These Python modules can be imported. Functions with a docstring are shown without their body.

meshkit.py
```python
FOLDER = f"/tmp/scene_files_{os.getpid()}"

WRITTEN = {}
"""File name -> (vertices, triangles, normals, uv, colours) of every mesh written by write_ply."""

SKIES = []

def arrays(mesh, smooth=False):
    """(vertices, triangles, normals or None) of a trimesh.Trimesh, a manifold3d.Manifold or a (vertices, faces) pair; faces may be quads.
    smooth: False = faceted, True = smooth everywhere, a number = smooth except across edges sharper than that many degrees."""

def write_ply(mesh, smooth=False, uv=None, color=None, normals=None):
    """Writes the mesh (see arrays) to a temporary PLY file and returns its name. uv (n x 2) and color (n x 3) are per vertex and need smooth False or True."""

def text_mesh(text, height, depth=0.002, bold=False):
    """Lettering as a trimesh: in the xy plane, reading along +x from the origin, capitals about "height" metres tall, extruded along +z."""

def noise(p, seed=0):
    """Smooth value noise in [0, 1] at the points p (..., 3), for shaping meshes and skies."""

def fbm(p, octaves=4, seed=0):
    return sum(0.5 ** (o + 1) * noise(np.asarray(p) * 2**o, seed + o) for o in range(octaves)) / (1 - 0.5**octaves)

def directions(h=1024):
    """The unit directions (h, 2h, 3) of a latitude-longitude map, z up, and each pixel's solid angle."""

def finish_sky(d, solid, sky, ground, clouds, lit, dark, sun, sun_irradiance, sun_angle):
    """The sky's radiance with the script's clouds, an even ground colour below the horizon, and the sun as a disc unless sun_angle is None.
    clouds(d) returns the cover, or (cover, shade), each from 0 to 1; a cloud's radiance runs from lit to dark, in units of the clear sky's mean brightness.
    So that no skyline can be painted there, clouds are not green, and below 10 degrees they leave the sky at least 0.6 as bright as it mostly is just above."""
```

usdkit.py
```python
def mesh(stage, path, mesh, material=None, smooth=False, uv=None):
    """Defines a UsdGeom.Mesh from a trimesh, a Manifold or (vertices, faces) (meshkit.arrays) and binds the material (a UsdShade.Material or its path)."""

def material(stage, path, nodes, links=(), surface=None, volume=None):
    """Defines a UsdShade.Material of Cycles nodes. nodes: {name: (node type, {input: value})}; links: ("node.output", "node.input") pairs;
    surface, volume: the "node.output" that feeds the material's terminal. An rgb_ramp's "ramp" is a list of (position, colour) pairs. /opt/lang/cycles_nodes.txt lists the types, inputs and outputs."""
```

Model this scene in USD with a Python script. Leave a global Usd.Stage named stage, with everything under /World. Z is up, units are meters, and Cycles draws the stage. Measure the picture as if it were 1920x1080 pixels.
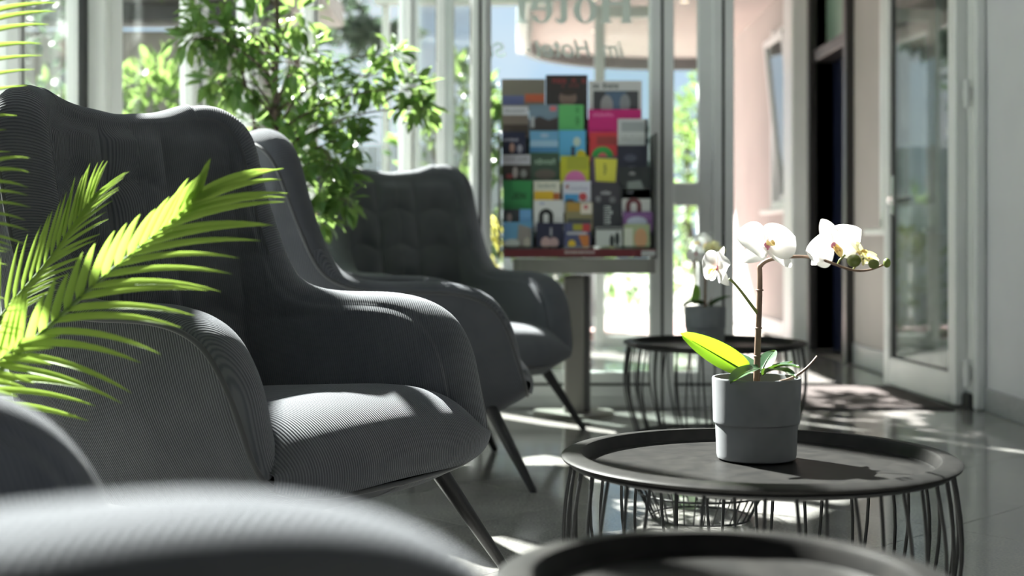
import math, random
import numpy as np, trimesh, usdkit, meshkit
from scipy.interpolate import CubicSpline
from shapely import Polygon, box as sbox, affinity, Point, LineString
from shapely.ops import unary_union
from pxr import Usd, UsdGeom, UsdLux, UsdShade, Gf, Sdf

stage = Usd.Stage.CreateInMemory()
UsdGeom.Xform.Define(stage, '/World')
F, H, HZ = 2560.0, 0.73, 455.0          # focal length in pixels, eye height, row of the horizon

# ------------------------------------------------------------------ camera, sky, sun, exposure
cam = UsdGeom.Camera.Define(stage, '/World/camera')
cam.CreateHorizontalApertureAttr(36.0)
cam.CreateFocalLengthAttr(36.0 * F / 1920)
cam.CreateVerticalApertureOffsetAttr(-36.0 * (540 - HZ) / 1920)
cam.CreateClippingRangeAttr((0.02, 500.0))
cam.CreateFStopAttr(2.8)
cam.CreateFocusDistanceAttr(2.75)
cam.CreateExposureAttr(-0.92)
cam.AddTranslateOp().Set((0, 0, H)); cam.AddRotateXOp().Set(90)

SUN_AZ, SUN_EL = -38.0, 42.0             # azimuth from the view direction (left is negative), elevation
sky_m = usdkit.material(stage, '/World/Looks/sky', {
    'tc': ('texture_coordinate', {}), 'n': ('noise_texture', {'scale': 4.0, 'detail': 6.0, 'roughness': .55}),
    'r': ('rgb_ramp', {'ramp': [(0, (.52, .72, 1.0)), (.40, (.60, .78, 1.0)), (.58, (.95, .98, 1.02)), (1, (1.06, 1.06, 1.06))]}),
    'b': ('background_shader', {'strength': 2.1})},
    [('tc.generated', 'n.vector'), ('n.fac', 'r.fac'), ('r.color', 'b.color')], surface='b.background')
dome = UsdLux.DomeLight.Define(stage, '/World/sky'); dome.CreateIntensityAttr(1.0)
UsdShade.MaterialBindingAPI.Apply(dome.GetPrim()).Bind(sky_m)
sun = UsdLux.DistantLight.Define(stage, '/World/sun')
sun.CreateIntensityAttr(26.0); sun.CreateNormalizeAttr(True); sun.CreateAngleAttr(0.6); sun.CreateColorAttr((1.0, .965, .92))
sun.AddRotateZOp().Set(-SUN_AZ); sun.AddRotateXOp().Set(-(90 - SUN_EL))   # light travels along -z of the prim

# ------------------------------------------------------------------ helpers
_used = {}
def numbered(parent, name):
    n = _used.get((parent, name), 0); _used[(parent, name)] = n + 1
    return name if n == 0 else f'{name}_{n:03d}'

def keys(p, label=None, cat=None, group=None, kind=None):
    for k, v in (('label', label), ('category', cat), ('group', group), ('kind', kind)):
        if v: p.SetCustomDataByKey(k, v)
    return p

def thing(name, label=None, cat=None, loc=(0, 0, 0), rz=0, group=None, kind=None):
    x = UsdGeom.Xform.Define(stage, '/World/' + numbered('/World', name))
    x.AddTranslateOp().Set(tuple(float(a) for a in loc)); x.AddRotateZOp().Set(float(rz))
    return keys(x.GetPrim(), label, cat, group, kind)

def part(parent, name, mesh, mat, smooth=False, uv=None, label=None, kind=None):
    base = str(parent.GetPath())
    m = usdkit.mesh(stage, base + '/' + numbered(base, name), mesh, mat, smooth=smooth, uv=uv)
    return keys(m.GetPrim(), label, kind=kind)

def top(name, mesh, mat, smooth=False, label=None, cat=None, group=None, kind=None):
    m = usdkit.mesh(stage, '/World/' + numbered('/World', name), mesh, mat, smooth=smooth)
    return keys(m.GetPrim(), label, cat, group, kind)

def dup(src, loc, rz, label, group=None):
    p = thing(src.GetName().rstrip('0123456789').rstrip('_'), label, src.GetCustomDataByKey('category'), loc, rz, group or src.GetCustomDataByKey('group'))
    p.GetReferences().AddInternalReference(src.GetPath()); p.SetInstanceable(True)
    return p

def W(u, v, Y):                           # the point at depth Y that a pixel shows
    return np.array([(u - 960) / F * Y, Y, H + (HZ - v) / F * Y])

cat_ = trimesh.util.concatenate
def bevbox(s, c=(0, 0, 0), b=.003, rz=0):
    s = np.array(s, float) / 2; b = min(b, s.min() * .45); v = []
    for sx in (-1, 1):
        for sy in (-1, 1):
            for sz in (-1, 1):
                g = np.array([sx, sy, sz])
                for k in range(3):
                    q = s.copy() - b; q[k] = s[k]; v.append(g * q)
    m = trimesh.convex.convex_hull(np.array(v))
    if rz: m.apply_transform(trimesh.transformations.rotation_matrix(rz, [0, 0, 1]))
    m.apply_translation(c); return m

def bar(A, B, z0, z1, th, b=.003):        # a straight upright slab between plan points A and B
    A, B = np.array(A, float), np.array(B, float); d = B - A
    return bevbox((np.linalg.norm(d), th, z1 - z0), (*((A + B) / 2), (z0 + z1) / 2), b, math.atan2(d[1], d[0]))

def tube(pts, r, n=8, caps=True):
    p = np.asarray(pts, float); r = np.broadcast_to(np.asarray(r, float), (len(p),))
    t = np.gradient(p, axis=0); t /= np.linalg.norm(t, axis=1, keepdims=True) + 1e-12
    a = np.cross(t[0], [0, 0, 1.0]) if abs(t[0][2]) < .9 else np.cross(t[0], [1.0, 0, 0])
    A = []
    for k in range(len(p)):
        a = a - t[k] * a.dot(t[k]); a /= np.linalg.norm(a) + 1e-12; A.append(a)
    A = np.array(A); Bn = np.cross(t, A); ang = np.arange(n) * 2 * np.pi / n
    v = p[:, None] + r[:, None, None] * (np.cos(ang)[None, :, None] * A[:, None] + np.sin(ang)[None, :, None] * Bn[:, None])
    f = []
    for i in range(len(p) - 1):
        for j in range(n):
            f.append((i * n + j, i * n + (j + 1) % n, (i + 1) * n + (j + 1) % n, (i + 1) * n + j))
    f = np.array(f); f = np.vstack([f[:, [0, 1, 2]], f[:, [0, 2, 3]]]); v = v.reshape(-1, 3)
    if caps:
        c0, c1 = len(v), len(v) + 1; v = np.vstack([v, p[0], p[-1]]); L = (len(p) - 1) * n
        f = np.vstack([f] + [[[c0, (j + 1) % n, j], [c1, L + j, L + (j + 1) % n]] for j in range(n)])
    return trimesh.Trimesh(v, f, process=False)

def ring_tube(R, z, r, n=96, m=8):
    a = np.linspace(0, 2 * np.pi, n + 1)
    return tube(np.stack([R * np.cos(a), R * np.sin(a), np.full(n + 1, z)], 1), r, m, False)

def grid(V):                              # (nu, nv, 3) -> mesh
    nu, nv = V.shape[:2]; i, j = np.meshgrid(np.arange(nu - 1), np.arange(nv - 1), indexing='ij')
    q = np.stack([i * nv + j, (i + 1) * nv + j, (i + 1) * nv + j + 1, i * nv + j + 1], -1).reshape(-1, 4)
    return trimesh.Trimesh(V.reshape(-1, 3), np.vstack([q[:, [0, 1, 2]], q[:, [0, 2, 3]]]), process=False)

def lathe(profile, n=96):
    p = np.array(profile, float); a = np.linspace(0, 2 * np.pi, n + 1)
    V = np.stack([p[None, :, 0] * np.cos(a)[:, None], p[None, :, 0] * np.sin(a)[:, None], np.broadcast_to(p[None, :, 1], (n + 1, len(p)))], -1)
    m = grid(V); m.merge_vertices(); return m

def extrude(shape, depth):
    gs = [g for g in getattr(shape, 'geoms', [shape]) if g.area > 1e-9]
    return cat_([trimesh.creation.extrude_polygon(g, depth, engine='earcut') for g in gs])

def yz(m, x):                             # an extrusion in (a, b) becomes a slab in the y-z plane from x on
    v = np.array(m.vertices); return trimesh.Trimesh(np.stack([v[:, 2] + x, v[:, 0], v[:, 1]], 1), m.faces, process=False)
def xz(m, y):                             # an extrusion in (a, b) becomes an upright slab facing the camera, front face at y
    v = np.array(m.vertices); return trimesh.Trimesh(np.stack([v[:, 0], y - v[:, 2], v[:, 1]], 1), m.faces, process=False)

def sm(x, a, b):
    t = np.clip((np.asarray(x, float) - a) / (b - a), 0, 1); return t * t * (3 - 2 * t)

# ------------------------------------------------------------------ materials
L = '/World/Looks/'
def plain(name, c, rough=.5, metal=0., **kw):
    return usdkit.material(stage, L + name, {'p': ('principled_bsdf', {'base_color': c, 'roughness': rough, 'metallic': metal, **kw})}, surface='p.BSDF')

def mottled(name, c0, c1, scale=8., rough=.6, bump=0., detail=4., **kw):
    nodes = {'tc': ('texture_coordinate', {}), 'n': ('noise_texture', {'scale': scale, 'detail': detail}), 'r': ('rgb_ramp', {'ramp': [(.3, c0), (.7, c1)]}),
             'p': ('principled_bsdf', {'roughness': rough, **kw})}
    links = [('tc.object', 'n.vector'), ('n.fac', 'r.fac'), ('r.color', 'p.base_color')]
    if bump:
        nodes['b'] = ('bump', {'strength': 1.0, 'distance': bump}); links += [('n.fac', 'b.height'), ('b.normal', 'p.normal')]
    return usdkit.material(stage, L + name, nodes, links, surface='p.BSDF')

def leafy(name, c0, c1, trans, rough=.4, fac=.42, scale=14., spec=.5):
    return usdkit.material(stage, L + name, {
        'tc': ('texture_coordinate', {}), 'n': ('noise_texture', {'scale': scale, 'detail': 3.}), 'r': ('rgb_ramp', {'ramp': [(.3, c0), (.7, c1)]}),
        'p': ('principled_bsdf', {'roughness': rough, 'specular_ior_level': spec}), 't': ('translucent_bsdf', {'color': trans}), 'm': ('mix_closure', {'fac': fac})},
        [('tc.object', 'n.vector'), ('n.fac', 'r.fac'), ('r.color', 'p.base_color'), ('p.BSDF', 'm.closure1'), ('t.BSDF', 'm.closure2')], surface='m.closure')

def corduroy(name):
    return usdkit.material(stage, L + name, {
        'u': ('uvmap', {'attribute': 'st'}), 'x': ('separate_xyz', {}), 'm': ('math', {'math_type': 'multiply', 'value2': 2 * math.pi / .0064}), 's': ('math', {'math_type': 'sine'}),
        'h': ('map_range', {'from_min': -1., 'from_max': .7, 'clamp': True}),
        'tc': ('texture_coordinate', {}), 'n': ('noise_texture', {'scale': 9., 'detail': 5., 'roughness': .6}), 'n2': ('noise_texture', {'scale': 420., 'detail': 2.}),
        'a': ('math', {'math_type': 'multiply_add', 'value2': .38, 'value3': .55}), 'a2': ('math', {'math_type': 'multiply_add', 'value2': .8, 'value3': .6}), 'k': ('math', {'math_type': 'multiply'}),
        'r': ('rgb_ramp', {'ramp': [(.2, (.027, .030, .038)), (.5, (.058, .063, .076)), (.95, (.104, .109, .122))]}),
        'b': ('bump', {'strength': .9, 'distance': .0016}),
        'p': ('principled_bsdf', {'roughness': .9, 'specular_ior_level': .15, 'sheen_weight': .22, 'sheen_roughness': .45, 'sheen_tint': (.8, .82, .86)})},
        [('u.UV', 'x.vector'), ('x.x', 'm.value1'), ('m.value', 's.value1'), ('s.value', 'h.value'), ('h.result', 'a.value1'),
         ('tc.object', 'n.vector'), ('tc.object', 'n2.vector'), ('n.fac', 'a2.value1'), ('a.value', 'k.value1'), ('a2.value', 'k.value2'), ('k.value', 'r.fac'), ('r.color', 'p.base_color'),
         ('h.result', 'b.height'), ('b.normal', 'p.normal')], surface='p.BSDF')

def glass(name, tint=(.93, .96, .95), ior=1.5, rough=0.0):
    return usdkit.material(stage, L + name, {'lw': ('layer_weight', {'blend': .5}), 'pw': ('math', {'math_type': 'power', 'value2': 5.}), 'f': ('math', {'math_type': 'multiply_add', 'value2': 1 - ((ior - 1) / (ior + 1)) ** 2, 'value3': ((ior - 1) / (ior + 1)) ** 2}), 't': ('transparent_bsdf', {'color': tint}), 'g': ('glossy_bsdf', {'roughness': rough, 'color': (.95, .97, .97)}), 'm': ('mix_closure', {})},
        [('lw.facing', 'pw.value1'), ('pw.value', 'f.value1'), ('f.value', 'm.fac'), ('t.BSDF', 'm.closure1'), ('g.BSDF', 'm.closure2')], surface='m.closure')

M = dict(
    cord=corduroy('charcoal_corduroy'), piping=plain('piping', (.05, .052, .058), .8, sheen_weight=.3), seam=plain('seam', (.02, .021, .024), .9),
    black=mottled('black_metal', (.012, .013, .014), (.022, .023, .024), 60., .42, .0002), tray=mottled('black_tray', (.014, .014, .014), (.024, .023, .022), 30., .42, specular_ior_level=.08),
    leg=plain('black_leg', (.012, .012, .013), .4), pot=mottled('grey_ceramic', (.20, .208, .222), (.235, .243, .256), 25., .55), soil=mottled('bark', (.02, .014, .01), (.06, .04, .025), 90., .9, .004),
    alu=mottled('painted_aluminium', (.68, .69, .69), (.74, .75, .75), 3., .38), white_alu=mottled('white_aluminium', (.66, .67, .66), (.72, .73, .72), 3., .35), gasket=plain('rubber_gasket', (.02, .02, .022), .6),
    plaster=mottled('white_plaster', (.60, .60, .635), (.66, .66, .69), 2.5, .8), beige=mottled('beige_plaster', (.40, .365, .35), (.45, .41, .39), 2., .85), render=mottled('building_render', (.20, .185, .17), (.25, .23, .21), 1.5, .9), ceil=plain('ceiling_grey', (.66, .66, .67), .9), backwall=plain('lobby_back_wall', (.48, .48, .49), .7),
    skirting=mottled('grey_stone_skirting', (.26, .27, .28), (.36, .37, .38), 60., .35), glass=glass('window_glass'), doorglass=glass('door_glass', (.62, .68, .66), 1.75),
    grout=plain('grout', (.07, .07, .07), .7), dark=plain('dark_frame', (.02, .018, .018), .4), navy=plain('dark_interior_navy', (.008, .011, .028), .3), chrome=plain('chrome', (.7, .7, .7), .18, 1.),
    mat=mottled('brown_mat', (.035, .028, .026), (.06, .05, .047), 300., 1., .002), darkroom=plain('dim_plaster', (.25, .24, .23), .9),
    paving=mottled('pale_paving', (.26, .24, .22), (.36, .33, .30), 6., .85), red_paving=mottled('reddish_paving', (.36, .22, .21), (.46, .30, .29), 6., .85), grass=mottled('lawn', (.06, .12, .02), (.13, .22, .05), 30., .9),
    palm=leafy('palm_leaflet', (.15, .25, .05), (.22, .33, .07), (.40, .58, .10), .6, .40, 14., .25), rachis=mottled('palm_stalk', (.10, .17, .05), (.17, .24, .08), 30., .5),
    ficus=leafy('ficus_leaf', (.03, .10, .025), (.07, .17, .04), (.30, .45, .12), .34, .36, 9.), bark=mottled('brown_bark', (.05, .035, .027), (.11, .08, .065), 40., .8, .003),
    shrub=leafy('shrub_leaf', (.06, .13, .03), (.13, .22, .06), (.24, .36, .10), .5, .4, 3.), conifer=leafy('conifer_leaf', (.035, .06, .045), (.07, .10, .075), (.10, .16, .09), .6, .25, 2.),
    yellow=leafy('yellow_leaf', (.42, .38, .10), (.58, .52, .16), (.75, .70, .18), .5, .45, 6.),
    petal=leafy('orchid_petal', (.86, .85, .85), (.92, .91, .90), (.92, .90, .87), .5, .42, 20., .25), lip=leafy('orchid_lip', (.85, .62, .12), (.90, .78, .50), (.9, .7, .3), .5, .3, 60.), pink=plain('orchid_throat', (.62, .22, .32), .5),
    pale=leafy('orchid_pale_petal', (.80, .76, .42), (.86, .83, .58), (.85, .80, .40), .5, .38, 20., .25),
    orchid_stem=mottled('orchid_stem', (.15, .095, .065), (.24, .155, .11), 50., .55), orchid_green=mottled('orchid_stalk_green', (.14, .17, .05), (.26, .29, .08), 40., .5), bud=leafy('orchid_bud', (.10, .13, .03), (.17, .20, .05), (.3, .4, .05), .45, .2, 40.),
    orchid_leaf_shaded=leafy('orchid_leaf_shaded', (.030, .07, .035), (.05, .10, .05), (.16, .32, .03), .30, .12, 10.), orchid_leaf=leafy('orchid_leaf', (.035, .085, .035), (.05, .11, .04), (.50, 1.0, .03), .30, .5, 10.), midrib=plain('leaf_midrib', (.03, .06, .01), .5),  # darker, less translucent orchid leaf is a shaded copy of the same leaf
    fence=mottled('blue_grey_wood', (.42, .47, .52), (.52, .56, .60), 4., .7), rack=plain('rack_grey', (.10, .10, .10), .5), rackplate=plain('rack_plate_grey', (.26, .25, .23), .4), letter=leafy('letter_film', (.88, .90, .90), (.90, .92, .92), (.92, .94, .94), .6, .55), lamp=None)
M['lamp'] = usdkit.material(stage, L + 'downlight', {'e': ('emission', {'color': (1., .82, .62), 'strength': 6.})}, surface='e.emission')
M['granite'] = [usdkit.material(stage, L + f'granite_{k}', {
    'tc': ('texture_coordinate', {}), 'v': ('voronoi_texture', {'scale': 260., 'feature': 'f1'}), 'n': ('noise_texture', {'scale': 5., 'detail': 6.}), 'n2': ('noise_texture', {'scale': 150., 'detail': 3.}),
    'r': ('rgb_ramp', {'ramp': [(.25, tuple(a * g for a in (.11, .11, .11))), (.5, tuple(a * g for a in (.21, .205, .195))), (.8, tuple(a * g for a in (.33, .32, .30)))]}),
    'm': ('mix_float', {'fac': .35}), 'p': ('principled_bsdf', {'roughness': .1, 'specular_ior_level': .6})},
    [('tc.object', 'v.vector'), ('tc.object', 'n.vector'), ('tc.object', 'n2.vector'), ('n2.fac', 'm.a'), ('n.fac', 'm.b'), ('m.result', 'r.fac'), ('r.color', 'p.base_color')], surface='p.BSDF') for k, g in enumerate((1.06, 1.13, 1.21))]
_flat = {}
def ink(c):
    if c not in _flat: _flat[c] = plain(f'print_{len(_flat)}', c, .45)
    return _flat[c]
def srgb(r, g, b, k=.85):                 # printed colour as it reads in the photograph, taken as the paper's own colour
    return tuple(round(min(1, k * ((x / 255) ** 2.2) * 1.25 + .01), 4) for x in (r, g, b))

# ------------------------------------------------------------------ the room
XL, XR, YB, YF, ZC = -1.80, 2.06, -2.6, 6.05, 4.7
C0, C1, C2, C3, C4 = (XL, 5.8), (-.56, 7.5), (-.14, 6.05), (.98, 6.05), (XR, 6.05)
room = Polygon([(XL, YB), (XR, YB), (XR, YF), C2, C1, C0])
outside_tiles = sbox(-.05, 6.05, 2.02, 10.2)
fl = thing('floor', kind='structure')
part(fl, 'slab', extrude(unary_union([room.buffer(.02), outside_tiles]), .03).apply_translation((0, 0, -.0335)), M['grout'])
rng = random.Random(3)
T = .44; ca, sa = math.cos(math.radians(43)), math.sin(math.radians(43))
area = unary_union([room, outside_tiles])
near = sbox(-1.8, 1.0, 2.06, 10.2)
for i in range(-22, 30):
    for j in range(-22, 30):
        q = affinity.translate(affinity.rotate(sbox(-T / 2 + .0012, -T / 2 + .0012, T / 2 - .0012, T / 2 - .0012), 43, origin=(0, 0)), 1.10 + (i * ca - j * sa) * T + .0, 3.18 + (i * sa + j * ca) * T)
        g = q.intersection(area)
        if g.is_empty or g.area < 1e-3 or g.geom_type != 'Polygon': continue
        if not near.intersects(g): continue
        part(fl, 'tile', extrude(g, .02).apply_translation((0, 0, -.02 + rng.uniform(-.0002, 0))), M['granite'][rng.randrange(3)])
far_floor = room.difference(near)
part(fl, 'screed', extrude(far_floor, .02).apply_translation((0, 0, -.0205)), M['granite'][1])
top('ceiling', extrude(room.buffer(.15), .15).apply_translation((0, 0, ZC)), M['ceil'], kind='structure')
top('wall_back', bevbox((XR - XL + .3, .15, ZC), ((XL + XR) / 2, YB - .075, ZC / 2)), M['backwall'], kind='structure')
# the right wall runs on outside, beside the porch
inner = sbox(YB, 0, 6.0, ZC)
top('wall_right', yz(extrude(inner, .15), XR), M['plaster'], kind='structure')
DOOR, WA, WB = (8.30, 9.25), (9.95, 10.75, 1.02, 2.34), (6.55, 7.55, .84, 2.35)
outer = sbox(6.0, 0, 14.2, ZC).difference(unary_union([sbox(DOOR[0], -1, DOOR[1], 2.42), sbox(WA[0], WA[2], WA[1], WA[3]), sbox(WB[0], WB[2], WB[1], WB[3])]))
top('wall_outside', yz(extrude(outer, .2), XR), M['beige'], kind='structure')
top('baseboard_right', bevbox((.014, 6.0 - YB, .10), (XR - .007, (6.0 + YB) / 2, .05), .004), M['skirting'], kind='structure')
bo = thing('baseboard_outside', kind='structure')
for a, b in ((6.2, DOOR[0] - .1), (DOOR[1] + .1, 14.2)):
    part(bo, 'skirting', bevbox((.014, b - a, .13), (XR - .007, (a + b) / 2, .065), .004), M['skirting'])
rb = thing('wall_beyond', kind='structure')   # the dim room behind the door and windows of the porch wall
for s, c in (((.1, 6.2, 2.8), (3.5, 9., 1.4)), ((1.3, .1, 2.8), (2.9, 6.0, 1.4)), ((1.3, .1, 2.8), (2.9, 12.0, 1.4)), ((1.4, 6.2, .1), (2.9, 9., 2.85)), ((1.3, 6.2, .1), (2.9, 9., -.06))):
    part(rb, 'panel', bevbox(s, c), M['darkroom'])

def glazed(name, A, B, posts, z1=ZC, rails=(0., 2.35, ZC), pw=.07, th=.09, bottom=.16, gmat='glass', mat='alu', railh=.1):
    """A glazed wall from plan point A to B: posts at fractions of its length, rails at heights, a pane in each field."""
    w = thing(name, kind='structure'); A, B = np.array(A), np.array(B); Ln = np.linalg.norm(B - A); d = (B - A) / Ln
    xs = []
    for s, wd in posts:
        c = A + d * Ln * s; xs.append((Ln * s, wd))
        part(w, 'mullion', bar(c - d * wd / 2, c + d * wd / 2, 0, z1, th, .006), M[mat])
        part(w, 'gasket', bar(c - d * .006, c + d * .006, 0, z1, th + .004, .001), M['gasket'])
    for (s0, w0), (s1, w1) in zip(xs[:-1], xs[1:]):
        a, b = A + d * (s0 + w0 / 2), A + d * (s1 - w1 / 2)
        for k, z in enumerate(rails):
            h = bottom if k == 0 else railh; z0 = 0 if k == 0 else z - h
            part(w, 'rail', bar(a, b, z0, z0 + h, th * .8, .006), M[mat])
            if k == 0:
                part(w, 'threshold', bar(a, b, z0 + .05, z0 + .065, th * .95, .003), M['alu'])
                part(w, 'threshold', bar(a, b, z0 + .10, z0 + .112, th * .92, .003), M['gasket'])
        zz = [bottom] + [z for z in rails[1:]]
        for z0, z2 in zip(zz[:-1], zz[1:]):
            part(w, 'pane', bar(a, b, z0, z2 - railh, .008, .001), M[gmat])
    return w

top('added_wall_left', bevbox((.15, 1.85 - YB, ZC), (XL - .02, (1.85 + YB) / 2, ZC / 2)), M['plaster'], kind='structure')  # unseen solid wall added in place of glazing to cut light from the left
top('added_wall_left', bevbox((.15, 1.2, 1.95), (XL - .02, 2.45, .975)), M['plaster'], kind='structure')  # low unseen wall added to keep sun off the floor between the chairs
glazed('window_1', (XL, 1.85), C0, [(k, .06) for k in (0, .354, .506, .772, 1)], rails=(0., 2.35, ZC))
glazed('window_2', C0, C1, [(.03, .17), (.275, .10), (.43, .06), (.63, .05), (.985, .04)])
w3 = glazed('window_3', C1, C2, [(.0, .03), (.55, .03), (1., .05)])
w4 = glazed('window_4', C2, C3, [(.0, .06), (.715, .105), (.955, .095)], z1=2.62, rails=(0., 2.6))
top('added_wall_over_entrance', bevbox((XR - C2[0], .16, ZC - 2.56), ((XR + C2[0]) / 2, 6.06, (ZC + 2.56) / 2), .006), M['plaster'], kind='structure')  # solid upper front, added to keep a sun patch off the right wall
for a_, b_, zt in ((C0, C1, 3.2), (C1, C2, 2.6)): top('added_bulkhead_3', bar(a_, b_, zt, ZC, .12), M['plaster'], kind='structure')  # bulkheads added over the glazing to stop sun reaching the right floor
part(w4, 'stile', bevbox((.075, .06, 2.2), (.86, 6.05, 1.25), .006), M['alu'])
part(w4, 'push_rail', bevbox((.20, .05, .10), (.76, 6.05, .945), .006), M['alu'])
part(w4, 'gasket', bevbox((.035, .03, ZC), (-1.795, 5.715, ZC / 2), .004), M['gasket'])
part(w4, 'corner_post', bevbox((.17, .12, ZC), (XL + .0, 5.82, ZC / 2), .006), M['white_alu'])
part(w4, 'lintel', bevbox((C4[0] - C3[0], .1, .16), ((C4[0] + C3[0]) / 2, 6.05, 2.36), .006), M['alu'])
part(w4, 'pane', bevbox((C4[0] - C3[0], .008, .12), ((C4[0] + C3[0]) / 2, 6.05, 2.50), .001), M['glass'])
part(w4, 'jamb', bevbox((.05, .14, 2.3), (XR - .025, 6.06, 1.15), .006), M['white_alu'])

# the open entrance door, folded back along the porch wall
dr = thing('door_1', kind='structure', label='white framed glass entrance door standing open against the porch wall')
A, B = np.array((1.985, 6.03)), np.array((1.925, 6.98)); d = (B - A) / np.linalg.norm(B - A)
Ld = np.linalg.norm(B - A)
part(dr, 'hinge_stile', bar(A, A + d * .09, .012, 2.3, .055, .006), M['white_alu'])
part(dr, 'lock_stile', bar(B - d * .075, B, .012, 2.3, .055, .006), M['white_alu'])
part(dr, 'bottom_rail', bar(A + d * .09, B - d * .075, .012, .15, .05, .006), M['white_alu'])
part(dr, 'top_rail', bar(A + d * .09, B - d * .075, 2.2, 2.3, .05, .006), M['white_alu'])
part(dr, 'pane', bar(A + d * .09, B - d * .075, .15, 2.2, .012, .001), M['doorglass'])
part(dr, 'gasket', bar(A + d * .09, B - d * .075, .148, .158, .02, .001), M['gasket'])
part(dr, 'gasket', bar(A + d * .09, A + d * .098, .15, 2.2, .02, .001), M['gasket'])
part(dr, 'gasket', bar(B - d * .083, B - d * .075, .15, 2.2, .02, .001), M['gasket'])
for z in (1.38, .16):
    h = part(dr, 'hinge', cat_([bevbox((.045, .05, .055), (2.005, 5.985, z), .006), tube([(1.985, 5.96, z - .06), (1.985, 5.96, z + .06)], .013, 12)]), M['white_alu'])
part(dr, 'floor_pivot', bevbox((.06, .08, .07), (2.015, 5.99, .036), .008), M['gasket'])
part(dr, 'door_handle', cat_([tube([(1.905, 6.88, .93), (1.89, 6.86, .95), (1.89, 6.80, .95), (1.89, 6.76, .95)], .009), bevbox((.02, .03, .2), (1.925, 6.9, .97), .006)]), M['chrome'])
t2 = thing('trim_1', kind='structure')
part(t2, 'architrave', bevbox((.05, .07, 2.4), (XR - .026, 5.955, 1.2), .01), M['white_alu'])

# door and windows of the porch wall
d2 = thing('door_2', kind='structure', label='dark navy doorway in the porch wall')
y0, y1 = DOOR
for a, b in ((y0 - .08, y0), (y1, y1 + .06)):
    part(d2, 'jamb', bevbox((.2, b - a, 2.42), (XR + .05, (a + b) / 2, 1.21), .006), M['dark'])
part(d2, 'lintel', bevbox((.16, y1 - y0, .08), (XR + .06, (y0 + y1) / 2, 1.99), .006), M['dark'])
part(d2, 'leaf', bevbox((.05, y1 - y0, 1.95), (XR + .14, (y0 + y1) / 2, .975), .006), M['navy'])  # painted dark navy in place of the dark interior behind the doorway
part(d2, 'transom_pane', bevbox((.02, y1 - y0, .38), (XR + .08, (y0 + y1) / 2, 2.22), .003), plain('painted_green_reflection', (.22, .33, .26), .3))  # tree reflection in the transom, painted as an opaque green colour
part(d2, 'door_handle', cat_([tube([(XR + .04, y0 + .1, .15), (XR + .04, y0 + .1, 1.85)], .014, 12)] + [tube([(XR + .04, y0 + .1, z), (XR + .13, y0 + .1, z)], .009) for z in (.3, 1.7)]), M['chrome'])
top('trim_2', bevbox((.12, .30, 2.6), (XR - .06, 9.62, 1.3), .012), M['alu'], kind='structure')
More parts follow.
